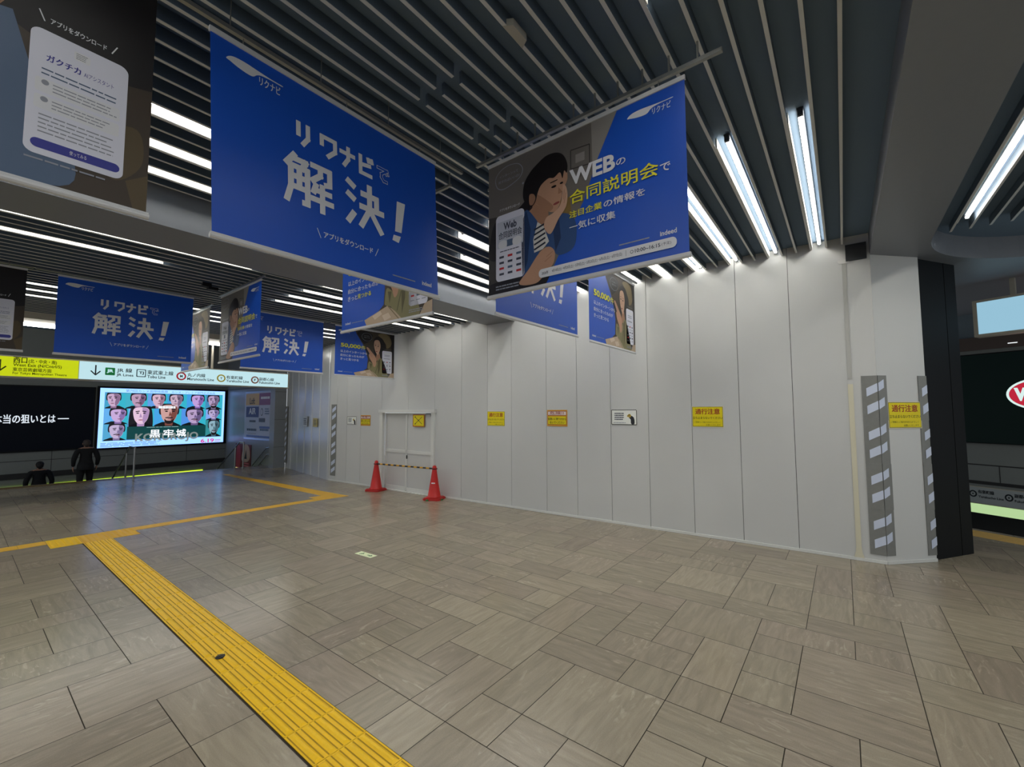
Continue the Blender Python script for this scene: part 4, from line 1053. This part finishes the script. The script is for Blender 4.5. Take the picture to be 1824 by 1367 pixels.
# ------------------------------------------------------------------ lit signs and screens
def em(hexc, k=1.0):
    return mat('lit_%s_%d' % (hexc.lstrip('#'), int(k*100)), '#101010', .4, .4, emit=k, ehex=hexc)
SIGNF = mat('sign_frame', '#b9b3a3', .4, .5, .3)
YS = 12.6
def dir_sign():
    t = thing('direction_sign', 'long lit overhead direction sign, yellow at left and white with train lines at right', 'sign', (2, YS, 2.4))
    mb = MB(); mb.box((-3, YS, 2.385), (5.84, YS+.22, 2.42), SIGNF); mb.box((-3, YS, 2.79), (5.84, YS+.22, 2.815), SIGNF); mb.box((5.80, YS, 2.42), (5.84, YS+.22, 2.79), SIGNF); mb.box((-3, YS+.01, 2.42), (5.80, YS+.22, 2.79), SIGNF)
    mb.build('sign_box', t)
    kx = YS/12.5
    EY, EW = em('#c9d60a', .95), em('#bfe3ea', 1.0)
    IK = mat('sign_ink', '#141c22', .5)
    b = Board((-3, YS-.004, 2.415), (1, 0, 0), eps=.003); b.sheet(3+1.535, .375, EY, .004)
    def T(b, o, s, x0, z0, x1, z1, m, bold=.0): b.text(s, x0*kx-o, (z0-1.72)*kx+1.72-2.415, x1*kx-o, (z1-1.72)*kx+1.72-2.415, m, bold, 2)
    IY = mat('sign_ink_olive', '#3c4406', .5)
    T(b, -3, '西口', .636, 2.664, .814, 2.785, IY, .03); T(b, -3, '(北・中央・南)', .831, 2.663, 1.209, 2.755, IY, .02); T(b, -3, 'West Exit (N/Cntrl/S)', .637, 2.585, 1.281, 2.66, IY, .02)
    T(b, -3, '東京芸術劇場方面', .635, 2.505, 1.143, 2.58, IY, .02); T(b, -3, 'For Tokyo Metropolitan Theatre', .638, 2.437, 1.359, 2.495, IY, .015)
    def arrow(b, x, m):
        b.line((x, .31), (x, .10), .022, m, 2); b.line((x-.075, .185), (x+.003, .095), .022, m, 3); b.line((x+.075, .185), (x-.003, .095), .022, m, 4)
    arrow(b, .478*kx+3, IY); b.mb.build('yellow_panel', t)
    o = 1.545
    b = Board((o, YS-.004, 2.415), (1, 0, 0), eps=.003); b.sheet(5.80-o, .375, EW, .004)
    arrow(b, 1.78*kx-o, IK)
    R = lambda x0, z0, x1, z1, m, L=2: b.rrect(x0*kx-o, (z0-1.72)*kx+1.72-2.415, x1*kx-o, (z1-1.72)*kx+1.72-2.415, .015, m, L)
    R(1.928, 2.516, 2.086, 2.678, mat('jr_green', '#1d8a4a', .5, emit=.25, ehex='#1d8a4a')); b.text('JR', 1.952*kx-o, .15, 2.062*kx-o, .235, EW, .05, 4)
    T(b, o, 'JR 線', 2.115, 2.575, 2.369, 2.685, IK, .02); T(b, o, 'JR Lines', 2.111, 2.491, 2.393, 2.562, IK, .02)
    R(2.442, 2.509, 2.609, 2.681, mat('tj_blue', '#22384f', .5)); R(2.458, 2.525, 2.593, 2.665, EW, 3); b.text('TJ', 2.482*kx-o, .15, 2.570*kx-o, .225, mat('tj_blue', '#22384f', .5), .03, 5)
    T(b, o, '東武東上線', 2.630, 2.574, 3.112, 2.676, IK, .02); T(b, o, 'Tobu Line', 2.633, 2.491, 2.965, 2.558, IK, .02)
    for x0, x1, s, m in ((3.178, 3.354, 'M', mat('line_red', '#c52535', .5, emit=.3, ehex='#c52535')), (4.009, 4.186, 'Y', mat('line_gold', '#b5a53c', .5, emit=.3, ehex='#b5a53c')), (4.798, 4.979, 'F', mat('line_brown', '#8a4a35', .5, emit=.2, ehex='#8a4a35'))):
        c = (x0+x1)/2*kx-o; b.oval(c, .165, .098, .098, m, 2); b.oval(c, .165, .066, .066, EW, 3); b.text(s, c-.026, .135, c+.026, .195, IK, .03, 4)
    T(b, o, '丸ノ内線', 3.385, 2.570, 3.753, 2.662, IK, .02); T(b, o, 'Marunouchi Line', 3.385, 2.487, 3.941, 2.553, IK, .02)
    T(b, o, '有楽町線', 4.210, 2.562, 4.591, 2.654, IK, .02); T(b, o, 'Yurakucho Line', 4.210, 2.484, 4.742, 2.550, IK, .02)
    T(b, o, '副都心線', 4.995, 2.562, 5.372, 2.650, IK, .02); T(b, o, 'Fukutoshin Line', 4.995, 2.480, 5.535, 2.548, IK, .02)
    b.mb.build('white_panel', t)
    for x in (-.5, 3.95):
        mb = MB(); mb.tube((x, YS+.1, 2.81), (x, YS+.1, 4.37), .025, SIGNF, 10); mb.build('hanger_rod', t)
dir_sign()

def face(b, x0, z0, x1, z1, sk, sh, hr, bg, turn=0.0, beard=0, robe='#0c1014', fem=False):
    K = 1.25
    E = lambda h: em(h, K)
    b.rect(x0, z0, x1, z1, E(bg), 2); b.clip = (x0, z0, x1, z1)
    mx, w, h = (x0+x1)/2, (x1-x0)*1.25, (z1-z0)*1.30; z0 -= (z1-z0)*.14; x0 = mx-w/2
    q = lambda u, v: (x0+w*u, z0+h*v)
    b.poly([q(.55, 0), q(1, 0), q(1, .75), q(.80, .95), q(.62, .5)], E('#2fa3b8'), 3)
    b.poly([q(.02, .0), q(.14, .16), q(.34, .25), q(.66, .25), q(.86, .14), q(.98, .0)], E(robe), 4)
    c = .5+turn*.06
    if fem: b.blob([q(c-.34, .02), q(c-.36, .60), q(c-.24, .95), q(c, 1.03), q(c+.24, .95), q(c+.36, .6), q(c+.35, .02), q(c, .2)], E(hr), 4)
    else: b.blob([q(c-.26, .50), q(c-.29, .76), q(c-.20, .96), q(c, 1.03), q(c+.20, .96), q(c+.29, .76), q(c+.26, .50), q(c, .6)], E(hr), 5)
    b.poly([q(c-.11, .12), q(c+.11, .12), q(c+.13, .40), q(c-.13, .40)], E(sh), 6)
    b.blob([q(c-.25, .62), q(c-.235, .76), q(c-.12, .83), q(c+.12, .83), q(c+.235, .76), q(c+.25, .62), q(c+.20, .38), q(c+.10, .235), q(c, .205), q(c-.10, .235), q(c-.20, .38)], E(sk), 7)
    b.blob([q(c+.04+.05*turn, .82), q(c+.20, .78), q(c+.245, .62), q(c+.19, .38), q(c+.08, .24), q(c+.05, .40), q(c+.07, .6)], E(sh), 8)
    for s in (-1, 1):
        ex = c+turn*.04+s*.105
        b.line(q(ex-.065, .69-.02*(s < 0)), q(ex+.06, .69-.02*(s > 0)), h*.035, E(hr), 9)
        b.oval(*q(ex, .615), w*.045, h*.022, E('#14131c'), 9)
    b.poly([q(c+turn*.06-.01, .62), q(c+turn*.07+.05, .46), q(c+turn*.06-.045, .455)], E(sh), 9)
    b.oval(*q(c+turn*.05, .36), w*.075, h*.018, E('#8d4a5a' if fem else '#6e4250'), 10)
    if beard:
        b.blob([q(c-.11, .40), q(c, .425), q(c+.11, .40), q(c+.09, .375), q(c, .39), q(c-.09, .375)], E('#1a1518'), 10)
        if beard > 1: b.blob([q(c-.13, .36), q(c-.11, .23), q(c, .18), q(c+.12, .23), q(c+.14, .36), q(c+.07, .30), q(c-.07, .30)], E('#1a1518'), 9)
    b.clip = None
def film_screen():
    X0, Z0, X1, Z1 = 2.985, .505, 6.695, 2.545
    t = thing('led_screen', 'bright wide wall screen with a blue-bordered grid of faces', 'screen', ((X0+X1)/2, YB-.06, Z0))
    mb = MB(); mb.box((X0-.06, YB-.07, Z0-.06), (X1+.12, YB-.004, Z1+.06), BLACK); mb.build('screen_frame', t)
    b = Board((0, YB-.072, 0), (1, 0, 0), eps=.003)
    f = [b.P(x, z) for x, z in ((X0, Z0), (X1, Z0), (X1, Z1), (X0, Z1))]; b.mb.poly(f, em('#7fa8f2', 2.2))
    b.rect(3.105, .735, 6.616, 2.40, em('#3f7fb5', .9), 1)
    sk = ['#b79bb8', '#a98aa6', '#c2a0b4', '#b59db0', '#b090c8', '#a38db0', '#b59ac6', '#d0b2c8', '#b9908c', '#a690b5', '#a89bc0', '#b0a0c0', '#7fa0ae']
    sh = ['#7a5f7e', '#6a5070', '#8a6a80', '#70607a', '#75589a', '#665a78', '#7a6398', '#9d7fa8', '#6e4038', '#5f5078', '#6c6490', '#75688e', '#3e5a66']
    G = ((3.11, 1.845, 3.64, 2.385), (3.64, 1.845, 4.25, 2.385), (4.25, 1.845, 4.82, 2.385), (4.82, 1.845, 5.42, 2.385), (5.42, 1.845, 6.03, 2.385), (6.03, 1.82, 6.61, 2.385),
         (3.11, 1.305, 3.74, 1.845), (3.74, 1.20, 4.45, 1.93), (4.45, 1.20, 5.27, 2.03), (5.27, 1.20, 6.06, 1.845), (6.06, 1.40, 6.61, 1.82), (3.11, .74, 3.72, 1.305), (6.06, .74, 6.61, 1.40))
    bgs = ['#3c93b8', '#3aa0b5', '#5b8fd0', '#3f8fc4', '#3c8fd0', '#3d7fa8', '#5aa0d8', '#6aa6dc', '#3f95d0', '#4a86d0', '#7a98d8', '#4a98c0', '#2f7f86']
    for k, g in enumerate(G):
        face(b, *g, sk[k], sh[k], '#15141c', bgs[k], turn=(-1, 1, .6, -.6, 1, -.5, 1, -.2, .5, .4, -.3, .8, .2)[k], beard=(0, 1, 0, 0, 0, 2, 0, 0, 2, 1, 0, 1, 2)[k], fem=(k == 7))
    b.rect(3.72, .765, 6.06, 1.205, em('#0f4a4c', .8), 12)
    b.bars(4.25, 1.15, 5.5, 1.19, 1, em('#9fc8cc', .8), 13, seed=2)
    b.text('KOKUROJO', 3.946, .600, 5.824, .955, em('#8f9b9a', .8), .03, 14)
    b.text('黒', 4.340, .790, 4.65, 1.080, em('#f2f8ff', 1.2), .03, 16); b.text('牢', 4.735, .790, 5.045, 1.080, em('#f2f8ff', 1.2), .03, 16); b.text('城', 5.12, .790, 5.431, 1.080, em('#f2f8ff', 1.2), .03, 16)
    b.text('6.19', 5.921, .512, 6.367, .672, em('#e0408c', 1.0), .03, 4); b.bars(6.40, .52, 6.61, .64, 2, em('#d05a96', 1.0), 4, seed=4)
    b.text('第79回カンヌ国際映画祭', 3.642, 2.425, 4.828, 2.515, em('#4d7aa8', .9), .0, 4); b.text('カンヌ・プレミア部門正式出品', 4.939, 2.415, 6.340, 2.50, em('#4d7aa8', .9), .0, 4)
    b.bars(4.56, 1.84, 5.19, 1.95, 1, em('#f2f8ff', 1.0), 16, .8, seed=6)
    b.bars(3.06, .53, 4.8, .68, 4, em('#5a86b4', .9), 4, seed=7)
    b.mb.build('screen_face', t)
film_screen()
def black_screen():
    t = thing('led_screen', 'dark wall screen with one line of white lettering at the left edge', 'screen', (0.5, YB-.06, .5))
    mb = MB(); mb.box((-2.6, YB-.06, .5), (2.88, YB-.004, 2.56), BLACK); mb.build('screen_frame', t)
    b = Board((0, YB-.062, 0), (1, 0, 0), eps=.003); f = [b.P(x, z) for x, z in ((-2.55, .55), (2.84, .55), (2.84, 2.52), (-2.55, 2.52))]
    b.mb.poly(f, mat('screen_black', '#04060c', .5, .12, emit=.4, ehex='#04070f'))
    b.text('本当の狙いとは', .70, 1.38, 1.98, 1.66, em('#dfe8f2', 1.0), .02, 2); b.rect(2.03, 1.50, 2.28, 1.53, em('#dfe8f2', 1.0), 2)
    b.mb.build('screen_face', t)
black_screen()

# right end
def right_signs():
    t = thing('light_box_sign', 'blank pale blue light box hung at the right edge', 'sign', rp(2.2, 2.8, 8.9))
    mb = MB(); u0, u1, z0, z1 = .6, 3.24, 2.80, 3.345
    rbox(mb, u0, u1, z0, z1, SIGNF, 8.80, .16); mb.build('sign_box', t)
    b = Board(rp(u1-.05, z0+.040, 8.80)+RN*.003, -RU); b.sheet(u1-u0-.1, z1-z0-.075, em('#a3d3ea', .82), .003); b.mb.build('sign_face', t)
    mb = MB(); P_ = rp(2.87, 3.34, 8.88); mb.frame_box(P_, RU*-.05, RD*.05, (0, 0, .27), SIGNF)
    P_ = rp(1.2, 3.34, 8.88); mb.frame_box(P_, RU*-.05, RD*.05, (0, 0, .27), SIGNF); mb.build('hanger_rod', t)
    t = thing('led_screen', 'dark wall screen with a red and white oval mark at the right edge', 'screen', rp(3, 1.1, 11.4))
    mb = MB(); rbox(mb, .3, 5.0, 1.085, 2.795, BLACK, 11.43, .065); mb.build('screen_frame', t)
    b = Board(rp(4.98, 1.10, 11.43)+RN*.002, -RU, eps=.002); b.mb.poly([b.P(u, v) for u, v in ((0, 0), (4.6, 0), (4.6, 1.68), (0, 1.68))], mat('screen_deep_green', '#050b0a', .4, .2, emit=.6, ehex='#06100f'))
    cx_, cz_ = 4.98-3.38, .90
    b.oval(cx_, cz_, .46, .29, em('#d8f0ec', 1.0), 1, 40); b.oval(cx_, cz_, .425, .255, em('#c0253c', .95), 2, 40)
    b.text('W', cx_-.36, cz_-.12, cx_-.10, cz_+.12, em('#d8f0ec', 1.0), .06, 3, slant=.0)
    b.mb.build('screen_face', t)
    t = thing('direction_sign', 'low grey band with train line names above the green glow at the right edge', 'sign', rp(3, -.07, 11.4))
    mb = MB(); rbox(mb, .3, 5.0, -.075, .255, SIGNF, 11.45, .045); mb.build('sign_box', t)
    b = Board(rp(4.98, -.06, 11.45)+RN*.002, -RU, eps=.002); b.sheet(4.6, .30, mat('sign_pale_grey', '#a5abab', .5), .002)
    IK = mat('sign_ink', '#141c22', .5)
    for uc, s1, s2, x1_ in ((4.39, '有楽町線', 'Yurakucho Line', 4.02), (3.91, '副都心線', 'Fukutoshin Line', 3.50)):
        c = 4.98-uc; b.oval(c, .17, .055, .065, IK, 1); b.oval(c, .17, .034, .040, mat('sign_pale_grey', '#a5abab', .5), 2); b.oval(c, .17, .012, .014, IK, 3)
        b.text(s1, c+.07, .185, c+.07+.22, .255, IK, .03, 1); b.text(s2, c+.07, .105, c+.07+.34, .150, IK, .02, 1)
    b.mb.build('sign_face', t)
    mb = MB(); rbox(mb, .3, 5.0, -.25, -.08, mat('green_glow', '#b9d8a0', .5, emit=.75, ehex='#bfe0a2'), 11.46, .035)
    tag(mb.build('light_strip'), 'pale green glowing band below the low grey sign at the right edge', 'light strip')
    mb = MB(); rbox(mb, 3.64, 3.76, 2.935, 2.95, em('#e8eef0', 1.2), 11.393, .006)
    tag(mb.build('downlight'), 'tiny bright slot light in the brown fascia over the right screen', 'light')
right_signs()

# posters at the stairs
def stair_boards():
    t = thing('poster_case', 'framed shop directory case with orange and navy squares on the stair wall', 'poster case', (6.78, 16.9, .7))
    mb = MB(); mb.frame_box((6.80, 18.06, .70), (0, -2.33, 0), (-.05, 0, 0), (0, 0, 1.77), mat('case_metal', '#9ea3aa', .3, .5, .7)); mb.build('case_frame', t)
    b = Board((6.745, 18.017, .76), (0, -1, 0), eps=.003); Wd, Hd = 2.25, 1.67
    b.sheet(Wd, Hd, mat('case_paper', '#a9adc0', .4), .003)
    y = lambda v: 18.017-v
    b.rect(y(17.95), 2.0-.80, y(16.80), 2.39-.76, mat('case_orange', '#c9a35a', .45), 1); b.rect(y(16.79), 2.0-.80, y(15.82), 2.39-.76, mat('case_plum', '#7c4468', .45), 1)
    b.rect(y(17.90), 1.52-.76, y(16.80), 1.91-.76, mat('case_navy', '#1f2f6b', .45), 1); b.rect(y(17.82), .025, y(15.80), .10, mat('case_blue', '#4a5f9a', .45), 1); b.rect(y(16.72), .36, y(15.82), .44, mat('case_blue', '#4a5f9a', .45), 1)
    b.text('Loft', y(17.60), 1.24, y(17.15), 1.48, SBK, .02, 2); b.text('AIR', y(17.65), .87, y(17.05), 1.10, PW, .02, 2)
    b.ring(y(16.55), .95, .10, .14, INK, mat('case_paper', '#a9adc0', .4), 1, .75); b.bars(y(16.3), .85, y(15.9), 1.1, 3, SLATEB, 2, seed=2)
    b.bars(y(16.65), 1.40, y(15.9), 1.52, 1, PW, 2, .7, seed=3); b.bars(y(17.57), .57, y(17.0), .66, 1, INK, 2, .8, seed=4); b.rect(y(16.77), .59, y(16.28), .73, INK, 2)
    b.bars(y(17.78), .24, y(16.8), .36, 1, INK, 2, .7, seed=5); b.bars(y(16.66), .27, y(15.8), .36, 1, SLATEB, 2, .8, seed=6); b.bars(y(17.7), .13, y(16.9), .19, 1, PG, 2, seed=7)
    b.mb.build('case_poster', t)
    b = Board((6.775, 18.85, -.45), (0, -1, 0), eps=.003); b.sheet(1.4, .94, mat('poster_wine', '#6a2730', .5), .01)
    b.blob([(.05, .05), (.45, .05), (.5, .5), (.4, .85), (.15, .8)], mat('poster_rose', '#a03a4a', .5), 1); b.blob([(.6, .35), (.8, .9), (1.2, .88), (1.35, .5), (1.1, .3)], mat('poster_cream', '#b59a86', .5), 1); b.poly([(.85, .40), (1.0, .75), (1.08, .40)], NAVY, 2)
    b.bars(.75, .10, 1.3, .28, 2, mat('poster_rose2', '#d0707a', .5), 2, seed=3); b.rect(.02, .0, 1.38, .035, em('#e6d98a', .8), 2)
    tag(b.mb.build('poster'), 'dark red poster low on the stair wall below the shop directory', 'poster')
stair_boards()

# ------------------------------------------------------------------ handrails at the stairs
STEEL = mat('rail_steel', '#9a9c9c', .28, .5, .85)
def handrail(x, y0, label, n=3.2):
    z0 = fz(x, y0); t = thing('handrail', label, 'handrail', (x, y0, z0), 'steel handrails of the stairs')
    yk = STAIR_Y+.05; zt = z0+.86
    pts = [(x, y0, zt), (x, yk, zt), (x, yk+n, zt-.55*n)]
    mb = MB(); mb.path([Vector(p) for p in pts], .022, STEEL, 10); mb.build('rail_bar', t)
    for yy in (y0+.02, yk+.35):
        zz = zt if yy < yk else zt-.55*(yy-yk)
        zb_ = z0 if yy < STAIR_Y else z0-.165*2
        mb = MB(); mb.tube((x, yy, zb_), (x, yy, zz), .022, STEEL, 10); po = mb.build('post', t)
        mb = MB(); mb.tube((x, yy, zb_), (x, yy, zb_+.012), .05, STEEL, 12); mb.build('base_flange', po)
handrail(3.17, 15.9, 'steel handrail at the head of the stairs in front of the bright screen')
handrail(6.05, 16.15, 'steel handrail at the head of the stairs near the red poster')
t = thing('handrail', 'pair of steel handrails fixed to the stair side wall under the directory', 'handrail', (6.74, 16.5, 0), 'steel handrails of the stairs')
for pts in (((15.82, .485), (16.05, .457), (18.3, -.95)), ((15.80, .248), (15.99, .22), (18.3, -1.22))):
    mb = MB(); P3 = [Vector((6.73, y, z)) for y, z in pts]; mb.path([Vector((6.80, pts[0][0], pts[0][1]))]+P3, .02, STEEL, 10)
    for f in (.25, .7): c = P3[1].lerp(P3[2], f); mb.tube(c, (6.80, c.y, c.z-.03), .01, STEEL, 6)
    mb.build('rail_bar', t)

# ------------------------------------------------------------------ the two people on the stairs
def person(x, y, zf, hgt, label, coat, trs, shoe, hair, pose=0.0, grey=False):
    k = hgt/1.70
    J = {'pelvis': (0, 0, .92), 'waist': (0, .0, 1.06), 'chest': (0, .02, 1.28), 'sh': (0, .01, 1.41), 'neck': (0, .03, 1.48), 'chin': (0, .05, 1.545), 'head': (0, .05, 1.61), 'top': (0, .04, 1.66)}
    R_ = {'pelvis': (.17, .13), 'waist': (.165, .125), 'chest': (.18, .13), 'sh': (.13, .09), 'neck': (.055, .055), 'chin': (.068, .08), 'head': (.078, .095), 'top': (.055, .065)}
    E_ = [('pelvis', 'waist'), ('waist', 'chest'), ('chest', 'sh'), ('sh', 'neck'), ('neck', 'chin'), ('chin', 'head'), ('head', 'top')]
    for s, n in ((-1, 'l'), (1, 'r')):
        J.update({'ua'+n: (s*.20, .0, 1.385), 'el'+n: (s*.275, -.04, 1.12), 'wr'+n: (s*.265, .07, .90), 'hp'+n: (s*.10, 0, .86), 'kn'+n: (s*.115, .04+pose*s, .50), 'an'+n: (s*.115, -.02+pose*s*.6, .09), 'to'+n: (s*.13, .14+pose*s*.6, .035)})
        R_.update({'ua'+n: (.085, .085), 'el'+n: (.066, .066), 'wr'+n: (.045, .045), 'hp'+n: (.115, .12), 'kn'+n: (.078, .082), 'an'+n: (.055, .06), 'to'+n: (.045, .035)})
        E_ += [('sh', 'ua'+n), ('ua'+n, 'el'+n), ('el'+n, 'wr'+n), ('pelvis', 'hp'+n), ('hp'+n, 'kn'+n), ('kn'+n, 'an'+n), ('an'+n, 'to'+n)]
    names = list(J); me = bpy.data.meshes.new('person_skeleton')
    me.from_pydata([tuple(c*k for c in J[n]) for n in names], [(names.index(a), names.index(b)) for a, b in E_], [])
    o = bpy.data.objects.new('person_skeleton', me); COL.objects.link(o)
    o.modifiers.new('skin', 'SKIN'); o.modifiers.new('sub', 'SUBSURF').levels = 2
    for i, n in enumerate(names):
        sv = me.skin_vertices[0].data[i]; sv.radius = tuple(r*k for r in R_[n]); sv.use_root = n == 'pelvis'
    dg = bpy.context.evaluated_depsgraph_get(); dg.update()
    bm_ = bpy.data.meshes.new_from_object(o.evaluated_get(dg))
    V_ = [tuple(v.co) for v in bm_.vertices]; F_ = [tuple(p.vertices) for p in bm_.polygons]
    bpy.data.objects.remove(o); bpy.data.meshes.remove(bm_)
    t = thing('person', label, 'person', (x, y, zf))
    w = lambda v: (x+v[0], y+v[1], zf+v[2])
    skin = mat('skin_person', '#9c7763', .55)
    mb = MB(); n0 = 0
    vs = [w(v) for v in V_]
    base = len(mb.v); mb.v += vs
    for f in F_:
        z = sum(V_[i][2] for i in f)/len(f)/k; ax = abs(sum(V_[i][0] for i in f)/len(f))/k
        m_ = skin if (z > 1.455 or (ax > .22 and z < .90)) else (coat if (z > .80 or ax > .2) else (trs if z > .10 else shoe))
        mb.f.append([base+i for i in f]); mb.mi.append(mb.m(m_))
    for s in (-1, 1):                                   # hands hang beside the thighs
        c = Vector((s*.262, .085, .845))*k
        mb.ball(w(c), .045*k, skin, 10, (.55, .9, 1.1))
        for j, ln in enumerate((.070, .082, .078, .062)):
            a = c+Vector((0, (-.027+.018*j), -.035))*k; b1 = a+Vector((s*-.004, .006, -ln*.55))*k; b2 = b1+Vector((s*-.014, .012, -ln*.42))*k
            mb.tube(w(a), w(b1), .0095*k, skin, 6, .0085*k); mb.tube(w(b1), w(b2), .0085*k, skin, 6, .006*k)
        a = c+Vector((s*-.008, .038, .01))*k; mb.tube(w(a), w(a+Vector((s*-.01, .028, -.035))*k), .011*k, skin, 6, .008*k)
    # ears, nose
    for s in (-1, 1): mb.ball(w(Vector((s*.082, .045, 1.595))*k), .026*k, skin, 8, (.45, .8, 1.2))
    mb.ball(w(Vector((0, .148, 1.59))*k), .016*k, skin, 8, (.8, 1.1, 1.2))
    for s in (-1, 1): mb.ball(w(Vector((s*.032, .137, 1.622))*k), .010*k, EYE_, 6)
    mb.box(w(Vector((-.024, .130, 1.548))*k), w(Vector((.024, .142, 1.556))*k), LIP)
    mb.build('body', t, smooth=True)
    mb = MB(); hm = mat('hair_'+hair[1:], hair, .7)
    mb.ball(w(Vector((0, .025, 1.635))*k), .102*k, hm, 16, (.90, 1.02, .88)); mb.ball(w(Vector((0, -.02, 1.585))*k), .085*k, hm, 12, (.95, .75, 1.0)); mb.build('hair', t, smooth=True)
    mb = MB()                                            # coat hem and collar
    mb.lathe(w(Vector((0, .0, 0))*k), [(.155*k, 1.02*k), (.19*k, .95*k), (.20*k, .80*k), (.19*k, .79*k), (.15*k, .82*k)], coat, 20); mb.lathe(w(Vector((0, .02, 0))*k), [(.085*k, 1.42*k), (.088*k, 1.47*k), (.072*k, 1.50*k), (.066*k, 1.49*k)], coat, 16)
    mb.build('jacket', t, smooth=True)
    return t
zst = lambda k: fz(3, STAIR_Y)-.165*(k+1)
person(2.36, 17.20, zst(2), 1.56, 'person in dark jacket and trousers seen from behind at the top of the stairs', mat('coat_dark', '#0b0d11', .85), mat('trousers_black', '#08090c', .85), mat('shoe_pale', '#9a9a98', .6), '#3a322e', pose=.05)
person(1.58, 18.40, zst(6), 1.59, 'person in dark top, only head and shoulders above the stair edge', mat('coat_navy', '#090b10', .85), mat('trousers_black', '#08090c', .85), mat('shoe_black', '#101010', .6), '#121014')
